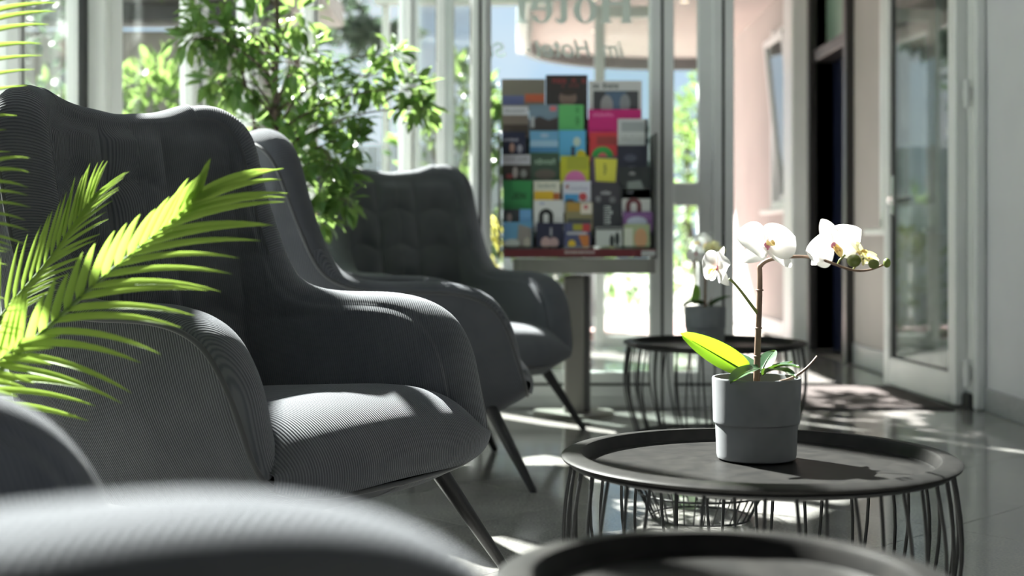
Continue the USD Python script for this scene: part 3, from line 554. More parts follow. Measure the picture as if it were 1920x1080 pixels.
# row, pixel box, cover colour, label, prints: (name, colour, shape in pixels)
e = lambda uc, vc, a, b: affinity.scale(Point(uc, vc).buffer(1, 24), a, b)
B_ = [
 (0, (940, 139, 1024, 200), S(118, 112, 102), 'taupe leaflet with blue and orange blocks at the top left of the rack', [('printed_block', S(92, 98, 140), sbox(941, 171, 983, 189)), ('printed_block', S(176, 88, 60), sbox(985, 168, 1022, 184)), ('printed_band', S(120, 128, 140), sbox(941, 189, 1023, 195))]),
 (0, (1025, 131, 1106, 236), S(52, 47, 47), 'tall dark poster with red title at the top middle of the rack', [('printed_title', S(140, 55, 55), glyphs(1037, 1103, 136, 147, 7, 1)), ('printed_title', S(110, 50, 50), glyphs(1055, 1090, 149, 155, 5, 2)), ('printed_portrait', S(120, 100, 92), e(1068, 176, 17, 16)), ('printed_hat', S(58, 48, 44), e(1069, 165, 15, 6))]),
 (0, (1108, 142, 1211, 215), S(205, 205, 205), 'white bordered magazine with black title at the top right of the rack', [('printed_title', S(45, 45, 48), glyphs(1116, 1166, 147, 157, 8, 3)), ('printed_picture', S(70, 72, 76), sbox(1117, 162, 1204, 214)), ('printed_picture', S(84, 104, 128), sbox(1140, 163, 1180, 214)), ('printed_figure', S(150, 148, 150), e(1143, 190, 12, 20)), ('printed_figure', S(135, 138, 142), e(1178, 186, 10, 18))]),
 (1, (941, 191, 992, 258), S(118, 105, 98), 'brown leaflet with a white title band, second row left end', [('printed_band', S(198, 198, 206), sbox(942, 193, 991, 210)), ('printed_title', S(130, 130, 140), glyphs(946, 985, 199, 205, 9, 4)), ('printed_block', S(70, 58, 52), sbox(942, 228, 991, 250))]),
 (1, (993, 190, 1049, 258), S(112, 132, 150), 'blue grey landscape leaflet with a small red tag, second row', [('printed_tag', S(210, 110, 115), sbox(1033, 193, 1045, 202)), ('printed_hill', S(66, 58, 58), Polygon([(994, 222), (1012, 212), (1030, 220), (1048, 214), (1048, 256), (994, 256)])), ('printed_figure', S(175, 175, 180), sbox(996, 213, 1003, 234))]),
 (1, (1050, 190, 1098, 258), S(98, 180, 108), 'plain green booklet with vertical title, second row', [('printed_title', S(40, 110, 60), affinity.rotate(glyphs(1068, 1104, 208, 216, 6, 5), 90, origin=(1086, 212)))]),
 (1, (1107, 199, 1208, 262), S(196, 38, 118), 'wide magenta brochure below the white bordered magazine', [('printed_title', S(225, 130, 180), glyphs(1115, 1160, 206, 213, 9, 6))]),
 (2, (1162, 218, 1214, 286), S(200, 203, 203), 'white leaflet with a grey block overlapping the magenta brochure', [('printed_block', S(160, 165, 168), sbox(1169, 224, 1213, 243)), ('printed_text', S(150, 152, 155), glyphs(1168, 1210, 250, 253, 14, 7)), ('printed_text', S(150, 152, 155), glyphs(1168, 1210, 256, 259, 14, 8))]),
 (2, (941, 243, 986, 305), NAV, 'navy leaflet with white title and small figures, third row left end', [('printed_title', S(190, 190, 205), glyphs(944, 972, 256, 261, 6, 9)), ('printed_figure', S(190, 150, 135), e(960, 274, 5, 9)), ('printed_figure', S(175, 175, 190), e(975, 276, 5, 8))]),
 (2, (994, 241, 1049, 305), S(110, 165, 205), 'blue sea leaflet with pale horizon bands, third row', [('printed_band', S(160, 195, 220), sbox(995, 260, 1048, 272)), ('printed_band', S(80, 140, 190), sbox(995, 272, 1048, 281)), ('printed_emblem', S(165, 190, 215), e(1022, 250, 8, 4)), ('printed_band', S(52, 100, 78), sbox(995, 283, 1048, 304))]),
 (2, (1050, 240, 1101, 305), S(95, 175, 220), 'sky blue leaflet with a dark figure and yellow corner, third row', [('printed_figure', S(52, 60, 80), sbox(1073, 271, 1080, 290)), ('printed_figure', S(195, 210, 200), e(1084, 262, 7, 9)), ('printed_corner', S(222, 205, 60), e(1092, 288, 9, 10))]),
 (2, (1108, 244, 1161, 308), S(200, 62, 68), 'red leaflet with a green arch, below the magenta brochure', [('printed_block', S(150, 62, 62), sbox(1122, 252, 1160, 268)), ('printed_arch', S(62, 165, 82), arch(1133, 292, 21, 9)), ('printed_dome', S(225, 105, 110), e(1133, 292, 9, 9))]),
 (3, (1160, 270, 1216, 336), S(42, 44, 60), 'dark navy leaflet, right end of the fourth row', [('printed_title', S(120, 122, 135), glyphs(1172, 1205, 310, 315, 7, 10)), ('printed_emblem', S(80, 84, 100), e(1185, 294, 12, 7))]),
 (3, (941, 287, 996, 350), S(62, 58, 56), 'leaflet with a broad white band above a dark picture, fourth row left', [('printed_band', S(205, 205, 214), sbox(942, 288, 995, 307)), ('printed_title', S(150, 150, 160), glyphs(947, 990, 293, 299, 9, 11)), ('printed_figure', S(190, 180, 180), e(966, 322, 5, 11)), ('printed_figure', S(160, 80, 82), e(955, 329, 7, 5)), ('printed_figure', S(150, 150, 150), e(982, 324, 6, 8))]),
 (3, (996, 286, 1050, 350), S(62, 84, 70), 'dark green leaflet with a pale title, fourth row', [('printed_title', S(165, 190, 170), glyphs(1003, 1043, 296, 306, 6, 12)), ('printed_picture', S(100, 92, 86), e(1023, 325, 20, 10))]),
 (3, (1052, 290, 1107, 352), S(190, 190, 55), 'yellow green leaflet with a pink dome, fourth row', [('printed_dome', S(216, 120, 180), e(1080, 338, 20, 20)), ('printed_block', S(165, 168, 58), sbox(1064, 291, 1104, 316))]),
 (3, (1110, 291, 1161, 350), S(90, 76, 96), 'purple leaflet with a tilted yellow square, fourth row', [('printed_square', S(222, 216, 84), Polygon([(1117, 294), (1160, 296), (1157, 340), (1119, 338)])), ('printed_title', S(110, 110, 60), affinity.rotate(glyphs(1126, 1148, 312, 318, 4, 13), 90))]),
 (4, (1163, 312, 1222, 372), S(50, 54, 56), 'dark leaflet with grey picture, right end above the white arch leaflet', [('printed_title', S(190, 190, 190), glyphs(1178, 1193, 321, 327, 4, 14)), ('printed_picture', S(130, 138, 136), Polygon([(1178, 340), (1203, 337), (1210, 354), (1178, 354)]))]),
 (4, (943, 337, 998, 402), S(52, 140, 82), 'green leaflet with dark letters, left end of the fifth row', []),
 (4, (1001, 338, 1051, 396), S(222, 220, 208), 'cream leaflet with a yellow band, fifth row', [('printed_title', S(140, 150, 140), glyphs(1008, 1043, 344, 351, 8, 15)), ('printed_band', S(228, 186, 52), sbox(1002, 358, 1038, 374)), ('printed_block', S(176, 98, 50), sbox(1038, 361, 1050, 374))]),
 (4, (1056, 338, 1109, 398), S(218, 218, 232), 'white leaflet with a blue picture and red disc, fifth row', [('printed_emblem', S(150, 50, 70), Polygon([(1060, 349), (1067, 344), (1067, 354)])), ('printed_title', S(170, 170, 195), glyphs(1070, 1104, 349, 355, 9, 16)), ('printed_picture', S(78, 158, 215), sbox(1059, 363, 1086, 380)), ('printed_disc', S(200, 78, 84), e(1094, 368, 7.5, 7.5)), ('printed_figure', S(92, 60, 60), e(1070, 377, 8, 4))]),
 (4, (1111, 342, 1165, 400), S(64, 62, 70), 'charcoal leaflet with a small white title, fifth row', [('printed_title', S(200, 200, 205), glyphs(1128, 1147, 357, 364, 5, 17)), ('printed_figure', S(130, 130, 135), e(1123, 373, 5, 6)), ('printed_figure', S(120, 120, 125), e(1150, 374, 6, 6))]),
 (4, (1168, 353, 1222, 414), S(218, 218, 216), 'white leaflet with a reddish brown arch, right end of the fifth row', [('printed_arch', S(112, 62, 66), arch(1190, 385, 15, 6)), ('printed_title', S(170, 175, 185), glyphs(1177, 1190, 359, 362, 5, 18))]),
 (5, (943, 392, 998, 440), S(52, 60, 66), 'dark leaflet with a light blue square, lower left', [('printed_square', S(110, 165, 215), sbox(974, 392, 997, 420)), ('printed_figure', S(160, 140, 140), e(955, 408, 5, 8))]),
 (5, (1001, 375, 1057, 440), S(226, 226, 228), 'white leaflet with a black arch, lower middle', [('printed_arch', S(32, 32, 36), arch(1024, 405, 14, 5)), ('printed_title', S(120, 130, 185), glyphs(1011, 1024, 379, 383, 5, 19))]),
 (5, (1060, 378, 1112, 440), S(140, 132, 100), 'olive leaflet with a white card, lower middle', [('printed_block', S(172, 135, 62), sbox(1064, 380, 1088, 396)), ('printed_card', S(222, 214, 204), sbox(1089, 380, 1110, 401)), ('printed_emblem', S(190, 80, 90), e(1099, 388, 4, 4)), ('printed_band', S(85, 85, 80), sbox(1064, 410, 1110, 418))]),
 (5, (1112, 383, 1166, 442), S(52, 54, 60), 'dark leaflet with a white vertical title, lower right', [('printed_title', S(190, 195, 195), affinity.rotate(glyphs(1123, 1159, 395, 411, 4, 20), 90, origin=(1141, 403)))]),
 (5, (1169, 397, 1225, 442), S(132, 92, 148), 'purple leaflet with a pale cloud, lower right end', [('printed_cloud', S(200, 205, 226), e(1195, 416, 19, 10))]),
 (6, (943, 416, 998, 470), S(96, 150, 190), 'blue and sand coloured leaflet, bottom row left end', [('printed_picture', S(140, 134, 130), Polygon([(972, 420), (997, 428), (997, 466), (944, 466), (944, 452), (970, 448)])), ('printed_figure', S(190, 195, 195), e(960, 456, 14, 8)), ('printed_figure', S(186, 180, 172), e(988, 455, 6, 10))]),
 (6, (1006, 418, 1056, 470), NAV, 'navy leaflet with two pale hands, bottom row', [('printed_figure', S(196, 165, 165), e(1023, 455, 9, 11)), ('printed_figure', S(185, 155, 158), e(1038, 455, 9, 10)), ('printed_emblem', S(170, 170, 180), sbox(1031, 427, 1035, 442))]),
 (6, (1058, 418, 1107, 470), S(78, 84, 122), 'colourful leaflet with yellow disc and red stripe, bottom row', [('printed_block', S(165, 160, 55), sbox(1074, 420, 1092, 432)), ('printed_block', S(185, 65, 65), sbox(1092, 420, 1106, 434)), ('printed_band', S(190, 190, 200), sbox(1063, 435, 1100, 440)), ('printed_disc', S(225, 190, 60), e(1072, 457, 7, 7)), ('printed_stripe', S(195, 120, 62), Polygon([(1084, 441), (1104, 441), (1104, 466), (1094, 466)]))]),
 (6, (1117, 426, 1166, 470), S(205, 210, 208), 'white leaflet with dark figures, bottom row', [('printed_figure', S(50, 58, 56), e(1147, 452, 4.5, 12)), ('printed_figure', S(50, 58, 56), e(1157, 448, 4.5, 13)), ('printed_band', S(75, 74, 78), sbox(1118, 427, 1165, 431))]),
 (6, (1169, 420, 1218, 470), S(168, 180, 140), 'pale green leaflet with a peach oval, bottom row right end', [('printed_oval', S(206, 158, 120), e(1201, 447, 12, 19)), ('printed_figure', S(215, 218, 205), sbox(1170, 428, 1186, 466))]),
]
for row, (u0, v0, u1, v1), col, lab, prints in B_:
    y = RY + .17 - .030 * row
    b = thing('leaflet', lab, 'brochure', (0, 0, 0), 0, 'brochures in the display rack')
    part(b, 'cover', bb(u0, v0, u1, v1, y + .003, .006, .0006), ink(col))
    for k, (nm, c, sh) in enumerate(prints):
        sh = sh.intersection(sbox(u0, v0, u1, v1))
        if sh.is_empty: continue
        g = affinity.affine_transform(sh, [RY / F, 0, 0, -RY / F, -960 / F * RY, H + HZ / F * RY])
        m = extrude(unary_union([q for q in getattr(g, 'geoms', [g]) if q.geom_type == 'Polygon']), .0005 + .0003 * k)
        part(b, nm, xz(m, y + .0002), ink(c))
    if 'dark letters' in lab:
        tm = meshkit.text_mesh('JEN', .024, .0008, True); tm.apply_scale((1, 1, 1)); tm.apply_translation((RX(958), RZ(372), 0))
        part(b, 'printed_title', xz(tm, y), ink(S(30, 78, 46)))

# ------------------------------------------------------------------ lettering on the outside of the glass, seen from behind
def serif(ch):
    """Bold serif capitals and small letters, x-height .66, capital height 1: (shape, advance)."""
    bx = sbox
    if ch == 'H': return unary_union([bx(.06, 0, .26, 1), bx(.60, 0, .80, 1), bx(.2, .46, .66, .56)] + [bx(x, z, x + .32, z + .06) for x in (0, .54) for z in (0, .94)]), .92
    if ch == 'o': return affinity.scale(Point(0, 0).buffer(1, 48), .31, .345).difference(affinity.scale(Point(0, 0).buffer(1, 48), .125, .29)).__class__(affinity.translate(affinity.scale(Point(0, 0).buffer(1, 48), .31, .345).difference(affinity.scale(Point(0, 0).buffer(1, 48), .125, .29)), .31, .33)), .68
    if ch == 't': return unary_union([bx(.10, .1, .28, .86), bx(0, .60, .42, .66), Point(.26, .14).buffer(.16, 24).difference(Point(.30, .20).buffer(.11)).intersection(bx(.1, -.05, .44, .16)), bx(.1, .08, .28, .2)]), .48
    if ch == 'e':
        o = affinity.translate(affinity.scale(Point(0, 0).buffer(1, 48), .29, .345), .29, .33); i = affinity.translate(affinity.scale(Point(0, 0).buffer(1, 48), .125, .29), .29, .33)
        return unary_union([o.difference(i).difference(bx(.36, .18, .7, .33)), bx(.12, .33, .56, .40)]), .64
    if ch == 'l': return unary_union([bx(.07, 0, .26, 1), bx(0, 0, .33, .06), bx(0, .94, .16, 1)]), .38
lt = thing('hotel_lettering', 'large white serif word Hotel stuck on the glass, seen mirrored from inside', 'sign')
LY, LP = 6.062, 6.062 / F
cap = 72 * LP; x = 0
start = (1186 - 960) * LP                   # first letter at the right, reading leftwards from inside
for ch in 'Hotel':
    sh, adv = serif(ch)
    m = extrude(sh, .0015); v = np.array(m.vertices); v = np.stack([start - (x + v[:, 0]) * cap, LY + v[:, 2], H + (HZ - 43) * LP + v[:, 1] * cap], 1)
    part(lt, 'letter', trimesh.Trimesh(v, m.faces[:, ::-1], process=False), M['letter']); x += adv
l2 = thing('slogan_lettering', 'small white slanted lettering line on the glass below the big word, mirrored', 'sign')
for word, u, hh in (('im', 1172, 26), ('Hotel', 1111, 30), ('·', 1000, 26), ('Sta', 952, 26)):
    tm = meshkit.text_mesh(word, hh * LP, .0012, True); v = np.array(tm.vertices)
    v = np.stack([(u - 960) * LP - v[:, 0] - .25 * v[:, 1], LY + v[:, 2], H + (HZ - 106) * LP + v[:, 1]], 1)
    part(l2, 'word', trimesh.Trimesh(v, tm.faces[:, ::-1], process=False), M['letter'])

# ------------------------------------------------------------------ palm at the left
UPV = np.array([0, 0, 1.0])
def leaflet_mesh(root, d0, n0, Ln, wd, droop, seed=0, ns=9):
    s = np.linspace(0, 1, ns); d0 = d0 / np.linalg.norm(d0)
    c = root + Ln * (s[:, None] * d0 - droop * (s ** 2)[:, None] * UPV)
    t = np.gradient(c, axis=0); t /= np.linalg.norm(t, axis=1)[:, None]
    side = np.cross(t, n0); side /= np.linalg.norm(side, axis=1)[:, None] + 1e-9; nn = np.cross(side, t)
    w = wd / 2 * np.clip(np.minimum(1, .35 + s * 5) * (1 - s ** 2.2) ** .8, .03, 1)
    V = np.stack([c + side * w[:, None] + nn * w[:, None] * .55, c, c - side * w[:, None] + nn * w[:, None] * .55], 1)
    return grid(V)
def frond(parent, pts, normal, n, Lr, Ll, wd, droop, a0=62, a1=24, seed=0, start=.06, leftlift=0.):
    r = random.Random(seed); k = len(pts)
    cs = CubicSpline(np.linspace(0, 1, k), np.array(pts, float)); s = np.linspace(0, 1, 30); C = cs(s)
    fr = part(parent, 'frond', tube(C, np.linspace(.0062, .0016, 30), 8), M['rachis'], True)
    nrm = np.array(normal, float); nrm /= np.linalg.norm(nrm)
    for i in range(n):
        u = start + (1 - start) * (i + .5) / n
        p = cs(u); T_ = cs(u, 1); T_ /= np.linalg.norm(T_); S_ = np.cross(T_, nrm); S_ /= np.linalg.norm(S_)
        for sgn, Lm in ((1, Lr), (-1, Ll)):
            if Lm <= 0: continue
            al = math.radians(a0 + (a1 - a0) * u + r.uniform(-3, 3))
            d = math.cos(al) * T_ + sgn * math.sin(al) * S_ + nrm * (.14 + (leftlift if sgn < 0 else 0))
            Ln = Lm * (.62 + .5 * math.sin(math.pi * min(1, .12 + u * .80))) * r.uniform(.93, 1.05)
            part(fr, 'leaflet', leaflet_mesh(p + nrm * .002, d, nrm, Ln, wd * r.uniform(.9, 1.1), droop * r.uniform(.8, 1.25), seed + i), M['palm'], True)
PY = 2.12
palm = thing('palm_plant', 'bright green potted palm with arching fronds at the left edge', 'potted plant', (0, 0, 0))
base = np.array([-1.05, PY + .02, .30])
part(palm, 'pot', lathe([(0, .0), (.13, .0), (.14, .01), (.17, .26), (.172, .28), (.16, .28), (.155, .25), (0, .25)], 64).apply_translation((base[0], base[1], 0)), M['pot'], 40)
part(palm, 'soil', lathe([(0, .255), (.157, .252)], 32).apply_translation((base[0], base[1], 0)), M['soil'])
for k in range(3):
    a = k * 2.1
    part(palm, 'stem', tube([base + (.03 * math.cos(a), .03 * math.sin(a), -.05), base + (.03 * math.cos(a), .03 * math.sin(a), .12), base + (.05 * math.cos(a), .05 * math.sin(a), .25)], [.014, .012, .008], 10), M['rachis'], True)
g = lambda u, v, dy=0.: W(u, v, PY + dy)
# the big frond across the chair: leaflets hang to the right, the other row stands up foreshortened
frond(palm, [base + (.03, 0, .10), g(-120, 800), g(-20, 712), g(75, 628, -.02), g(165, 545, -.03), g(258, 468, -.03), g(330, 408, -.02), g(372, 366)], (.28, -.82, .50), 24, .205, .105, .0135, .20, 52, 18, 1, .12, .25)
# shaded frond behind it
frond(palm, [base + (-.02, .05, .12), g(-90, 720, .12), g(0, 600, .14), g(75, 510, .15), g(135, 430, .16), g(175, 375, .17)], (-.35, -.75, .55), 18, .125, .120, .0105, .10, 50, 22, 7, .30)
# pale frond low on the left, its leaflets arching right
frond(palm, [base + (-.05, -.03, .12), g(-210, 640, -.05), g(-170, 520, -.06), g(-120, 420, -.06), g(-60, 320, -.06)], (.55, -.55, .62), 17, .150, .10, .011, .34, 60, 30, 13, .2)
# upright frond at the top left edge
frond(palm, [base + (-.04, .02, .14), g(-260, 480, .02), g(-200, 300, .03), g(-120, 130, .03), g(-50, 10, .03), g(10, -90, .03)], (.45, -.72, .45), 20, .165, .12, .0135, .16, 66, 30, 19, .2)
frond(palm, [base + (.02, -.04, .10), g(-160, 860, -.08), g(-90, 760, -.09), g(-20, 690, -.10), g(40, 640, -.10)], (.2, -.9, .4), 12, .09, .115, .0125, .05, 70, 35, 23, .25)

# ------------------------------------------------------------------ leafy trees and shrubs
def leaf_mesh(c, d, n, Ln, wd):
    d = d / np.linalg.norm(d); s = np.cross(d, n); s /= np.linalg.norm(s) + 1e-9; n = np.cross(s, d)
    P_ = [c, c + d * Ln * .28 + s * wd * .42 + n * wd * .10, c + d * Ln * .62 + s * wd * .40 + n * wd * .10, c + d * Ln - n * Ln * .10, c + d * Ln * .62 - s * wd * .40 + n * wd * .10, c + d * Ln * .28 - s * wd * .42 + n * wd * .10, c + d * Ln * .3, c + d * Ln * .64 - n * Ln * .02]
    return trimesh.Trimesh(P_, [(0, 6, 1), (1, 6, 7), (1, 7, 2), (2, 7, 3), (0, 5, 6), (5, 4, 7), (5, 7, 6), (4, 3, 7)], process=False)
def rnd_dir(r): 
    v = np.array([r.gauss(0, 1), r.gauss(0, 1), r.gauss(0, 1)]); return v / np.linalg.norm(v)

FX, FY = -.90, 5.08
fic = thing('ficus_tree', 'slender leafy ficus tree with dark twisted trunk between the wing chairs', 'indoor tree', (0, 0, 0))
part(fic, 'pot', lathe([(0, 0), (.14, 0), (.15, .01), (.18, .30), (.182, .32), (.168, .32), (.165, .29), (0, .29)], 64).apply_translation((FX, FY, 0)), M['pot'], 40)
part(fic, 'soil', lathe([(0, .295), (.166, .292)], 32).apply_translation((FX, FY, 0)), M['soil'])
q = lambda u, v, dy=0.: W(u, v, FY + dy)
trunk = CubicSpline(range(6), [np.array([FX, FY, .25]), q(508, 480), q(522, 330, .02), q(516, 190), q(520, 90, .02), q(512, -60)])(np.linspace(0, 5, 40))
part(fic, 'trunk', tube(trunk, np.linspace(.017, .008, 40), 10), M['bark'], True)
t2_ = CubicSpline(range(5), [np.array([FX - .03, FY + .02, .25]), q(480, 470, .05), q(490, 330, -.03), q(470, 200, .04), q(440, 60, .02)])(np.linspace(0, 4, 30))
part(fic, 'trunk', tube(t2_, np.linspace(.011, .005, 30), 8), M['bark'], True)
CL = [(395, 35, 62), (430, 100, 55), (455, 155, 42), (362, 72, 30), (410, 150, 32), (560, 30, 40), (600, 165, 58), (690, 145, 52), (762, 170, 50), (640, 225, 46), (545, 300, 66), (590, 350, 58), (565, 245, 58), (570, 395, 38), (560, 120, 55), (475, 235, 30), (790, 205, 26), (665, 265, 26), (510, 350, 45), (480, 55, 46), (350, -60, 60), (450, -80, 80), (560, -90, 90), (660, -120, 60), (530, 200, 45), (735, 105, 26), (620, 300, 34), (640, 330, 30), (650, 375, 26), (600, 410, 26), (530, 400, 34), (420, 60, 40)]
r = random.Random(11); leaves = []
for k, (u, v, R) in enumerate(CL):
    c = q(u, v, r.uniform(-.12, .12)); Rm = R / F * FY
    j = min(range(40), key=lambda i: abs(trunk[i][2] - (c[2] - .16))); a = trunk[j]
    mid = (a + c) / 2 + np.array([0, 0, .05])
    br = CubicSpline(range(3), [a, mid, c])(np.linspace(0, 2, 12)); part(fic, 'branch', tube(br, np.linspace(.006, .0022, 12), 6), M['bark'], True)
    for i in range(int(14 + R * .70)):
        o = rnd_dir(r) * Rm * (.35 + .65 * r.random()) * np.array([1, .8, .9]); p = c + o
        d = o / np.linalg.norm(o) + rnd_dir(r) * .55 + np.array([0, 0, -.35])
        leaves.append((p, leaf_mesh(p, d, rnd_dir(r) * .6 + UPV, r.uniform(.062, .088), r.uniform(.030, .042))))
    tw = [tube([c, c + rnd_dir(r) * Rm * .8], .0012, 4) for _ in range(6)]
    part(fic, 'twig', cat_(tw), M['bark'])
vis = [m for p, m in leaves if 0 < HZ - (p[2] - H) * F / p[1] + 30]; rest = [m for p, m in leaves if not 0 < HZ - (p[2] - H) * F / p[1] + 30]
r.shuffle(vis)
for m in vis[:300]: part(fic, 'leaf', m, M['ficus'], True)
part(fic, 'foliage', cat_(vis[300:] + rest), M['ficus'], False, kind='stuff')

def shrub(name, label, cat, blobs, n, Ln, mat, stems, seed, stem_r=.03, flat=1., down=0.):
    r = random.Random(seed); t = thing(name, label, cat); out = []
    for c, R in blobs:
        c = np.array(c, float); R = np.array(R, float) * np.ones(3)
        for i in range(n):
            o = rnd_dir(r) * (.45 + .55 * r.random() ** .5); p = c + o * R; d = o + rnd_dir(r) * .7 + UPV * (.25 - down)
            out.append(leaf_mesh(p, d, rnd_dir(r) * .7 + UPV, Ln * r.uniform(.7, 1.25), Ln * .45 * flat * r.uniform(.8, 1.2)))
    part(t, 'foliage', cat_(out), M[mat], False, kind='stuff')
    for s in stems: part(t, 'stem', tube(s, np.linspace(stem_r, stem_r * .5, len(s)), 8), M['bark'], True)
    return t
def st_(x, y, h, k=3, sp=.2, seed=0):
    r = random.Random(seed); return [[(x + r.uniform(-.05, .05), y, -.05), (x + r.uniform(-sp, sp) * .6, y + r.uniform(-sp, sp) * .5, h * .5), (x + r.uniform(-sp, sp), y + r.uniform(-sp, sp), h)] for _ in range(k)]
shrub('shrub', 'airy tall sunlit shrub outside the glass left of the brochure rack', 'shrub', [((-.42, 8.2, 1.25), (.30, .3, .5)), ((-.30, 8.1, 1.55), (.22, .2, .28)), ((-.36, 8.2, .8), (.34, .3, .4)), ((-.12, 8.2, 1.35), (.14, .2, .2))], 230, .095, 'ficus', st_(-.35, 8.2, 1.6, 4, .2, 1), 21, .018)
shrub('shrub', 'dark dense shrub outside the far left window behind the palm', 'shrub', [((-2.75, 7.0, 1.0), (.55, .5, .7)), ((-2.6, 7.1, 1.8), (.5, .4, .6))], 420, .10, 'conifer', st_(-2.7, 7.0, 2., 3, .2, 2), 22)
shrub('shrub', 'low sunlit leafy shrubs in front of the beige building outside', 'shrub', [((-2.5, 8.7, 1.12), (.5, .4, .78)), ((-3.1, 8.9, 1.1), (.5, .4, .7)), ((-1.95, 8.8, 1.0), (.4, .4, .75)), ((-2.25, 8.8, 1.5), (.3, .3, .45))], 330, .12, 'shrub', st_(-2.5, 8.7, 1.2, 4, .4, 3), 23)
shrub('shrub', 'green bush outside low behind the middle of the glass front', 'shrub', [((-1.1, 9.8, .45), (.6, .4, .5)), ((.1, 10.9, .4), (.45, .4, .5))], 260, .11, 'shrub', st_(-1.1, 9.8, .6, 3, .2, 4), 24)
shrub('conifer', 'tall grey green conifer against the sky outside', 'tree', [((-2.3, 13.5, 1.6), (.9, .8, 1.0)), ((-2.1, 13.5, 2.6), (.75, .7, .8)), ((-1.9, 13.4, 3.4), (.5, .5, .7)), ((-2.2, 13.6, 4.3), (.6, .6, .8)), ((-1.3, 13.4, 2.75), (.35, .2, .06)), ((-1.25, 13.4, 3.5), (.3, .2, .06))], 330, .17, 'conifer', [[(-2.15, 13.5, -.05), (-2.15, 13.5, 2.6), (-2.1, 13.5, 5.0)]], 25, .11)
shrub('tree', 'tall tree added outside, its out of view crown shading the mat and floor by the door', 'tree', [((-.75, 8.55, 3.5), (.95, .9, .85)), ((-.35, 8.4, 4.3), (.9, .8, .7)), ((-1.1, 8.7, 4.6), (.8, .8, .7)), ((-.25, 8.4, 2.85), (.55, .5, .45)), ((-1.65, 8.7, 4.9), (.8, .8, .7))], 520, .13, 'ficus', [[(-.60, 8.6, -.05), (-.62, 8.6, 1.5), (-.7, 8.6, 3.4)]], 31, .05)  # added sun blocker: crown blobs sit on the sun path to the porch mat
shrub('hedge', 'bright green tree row beyond the porch seen through the narrow sidelight', 'hedge', [((2.45, 17.5, 1.2), (.55, .6, 1.3)), ((2.5, 17.5, 2.2), (.42, .5, .75)), ((1.6, 19, .7), (1.0, .6, .8)), ((3.6, 18, 1.5), (.8, .6, 1.6))], 420, .16, 'shrub', st_(2.4, 17.5, 2., 3, .3, 5), 26, .06)
shrub('tree', 'loose green tree outside behind the lowest part of the lettering glass', 'tree', [((.9, 16, .6), (1.0, .6, .7)), ((-.2, 15.5, .8), (.7, .6, .6))], 300, .15, 'shrub', st_(.8, 16, .9, 3, .3, 6), 27, .05)

shrub('hedge', 'dark unseen hedge added outside along the left glass wall to cut sky light', 'hedge', [((-4.6, -1.5 + 1.5 * k, 1.3 + .2 * (k % 2)), (.8, 1.1, 1.9)) for k in range(7)], 520, .20, 'ficus', st_(-4.6, 1.0, 2., 3, .3, 8), 29, .05)  # added out of view to block low sky light through the left glazing
def drooper(label, x, y, z, n, Ln, seed, stem=True):
    r = random.Random(seed); t = thing('yellow_plant', label, 'plant', (0, 0, 0)); c = np.array([x, y, z])
    part(t, 'pot', lathe([(0, 0), (.09, 0), (.11, .2), (.112, .22), (.10, .22), (.095, .2), (0, .2)], 40).apply_translation((x, y, -.02)), M['pot'], 40)
    for i in range(4): part(t, 'stem', tube([(x + r.uniform(-.04, .04), y, .15), (x + r.uniform(-.05, .05), y, z * .6), c + (r.uniform(-.05, .05), 0, -.02)], [.008, .007, .005], 6), M['rachis'], True)
    for i in range(n):
        a = r.uniform(0, 6.283); d = np.array([math.cos(a), math.sin(a), r.uniform(.1, 1.3)])
        p = c + np.array([r.uniform(-.03, .03), r.uniform(-.03, .03), r.uniform(-.16, .06)])
        part(t, 'leaf', leaflet_mesh(p, d, UPV + .01 * d, Ln * r.uniform(.6, 1.1), .022, r.uniform(.9, 1.5), i), M['yellow'], True)
drooper('yellowish drooping plant left of the farthest wing chair, below the ficus', -.93, 6.42, .78, 46, .17, 5)
drooper('yellow drooping plant right of the farthest wing chair, outside the glass', -.155, 7.15, .80, 52, .19, 6)

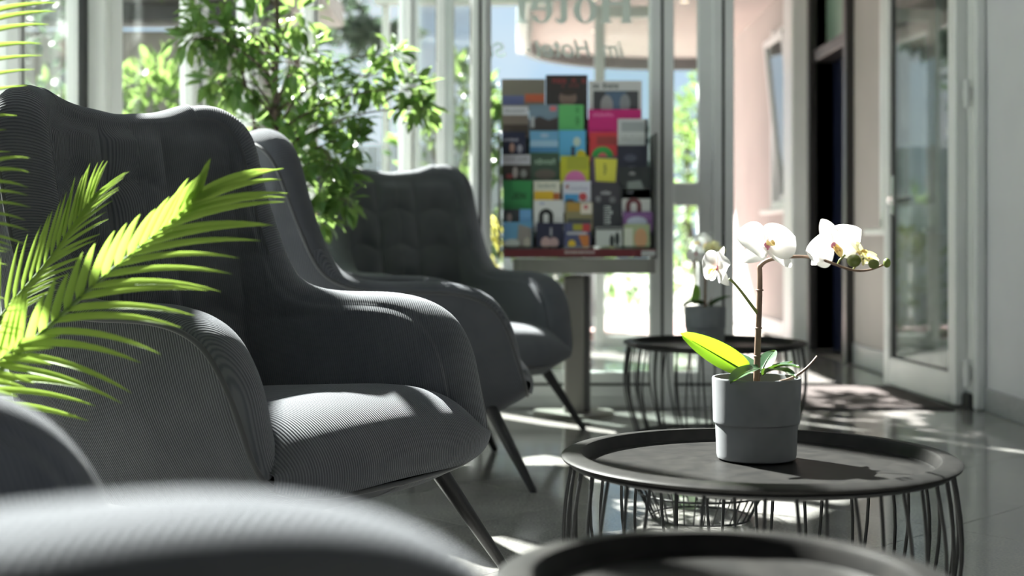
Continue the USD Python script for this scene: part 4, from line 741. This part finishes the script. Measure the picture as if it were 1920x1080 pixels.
# ------------------------------------------------------------------ outside: building, fence, canopy frame, far door
bd = thing('building', 'beige rendered neighbouring building with a dark beam under its roof', 'building', (0, 0, 0))
part(bd, 'wall', bevbox((7., .3, 2.45), (-5.5, 11.2, 1.22), .01), M['render'])
part(bd, 'beam', bevbox((7.2, .4, .14), (-5.4, 11.0, 2.56), .01), M['dark'])
part(bd, 'roof', bevbox((7.6, 1.6, .20), (-5.3, 11.4, 2.75), .02), M['darkroom'])
part(bd, 'upper_wall', bevbox((7., .3, 2.2), (-5.6, 11.9, 3.9), .01), M['render'])
fc = thing('fence', 'pale blue grey upright board fence outside beyond the glass', 'fence', (0, 0, 0))
for k in range(38):
    part(fc, 'board', bevbox((.105, .022, 1.55 + (k % 3) * .006), (-3.6 + k * .115, 11.6 - .012 * (k % 2), .78), .004), M['fence'] if 'fence' in M else M['white_alu'])
for z in (.35, 1.25): part(fc, 'rail', bevbox((4.4, .05, .08), (-1.5, 11.66, z), .004), M['white_alu'])
cf = thing('canopy_frame', 'grey steel canopy frame with posts outside the glass', 'canopy', (0, 0, 0))
for x, y, w_ in ((-.47, 9.2, .05), (-.235, 9.1, .065), (-.85, 9.2, .05)): part(cf, 'post', bevbox((w_, .07, 2.45), (x, y, 1.2), .008), M['rackplate' if w_ > .06 else 'white_alu'])
part(cf, 'beam', bevbox((1.2, .12, .19), (-.32, 9.1, 2.41), .01), M['alu'])
part(cf, 'beam', bevbox((.08, 3.0, .14), (.08, 10.5, 2.46), .01), M['alu'])
fd = thing('porch_door', 'white framed narrow glass door at the far side of the porch', 'door', (0, 0, 0))
for x in (.60, 1.0): part(fd, 'stile', bevbox((.07, .06, 2.35), (x, 9.35, 1.18), .006), M['white_alu'])
for z, h_ in ((.05, .09), (1.02, .07), (2.31, .08)): part(fd, 'rail', bevbox((.33, .05, h_), (.80, 9.35, z), .006), M['white_alu'])
for z0, z1 in ((.095, .985), (1.055, 2.27)): part(fd, 'pane', bevbox((.33, .008, z1 - z0), (.80, 9.35, (z0 + z1) / 2), .001), M['glass'])
part(fd, 'side_post', bevbox((.06, .08, 2.5), (1.075, 9.36, 1.25), .006), M['dark'])

# ------------------------------------------------------------------ door mat
dm = thing('door_mat', 'dark brown entrance mat lying in the open doorway', 'door mat', (0, 0, 0))
part(dm, 'pile', bevbox((.98, .92, .010), (1.42, 6.42, .0055), .004), M['mat'])
part(dm, 'rubber_edge', cat_([bevbox((1.01, .03, .006), (1.42, y, .0035), .002) for y in (5.955, 6.885)] + [bevbox((.03, .95, .006), (x, 6.42, .0035), .002) for x in (.925, 1.915)]), M['gasket'])
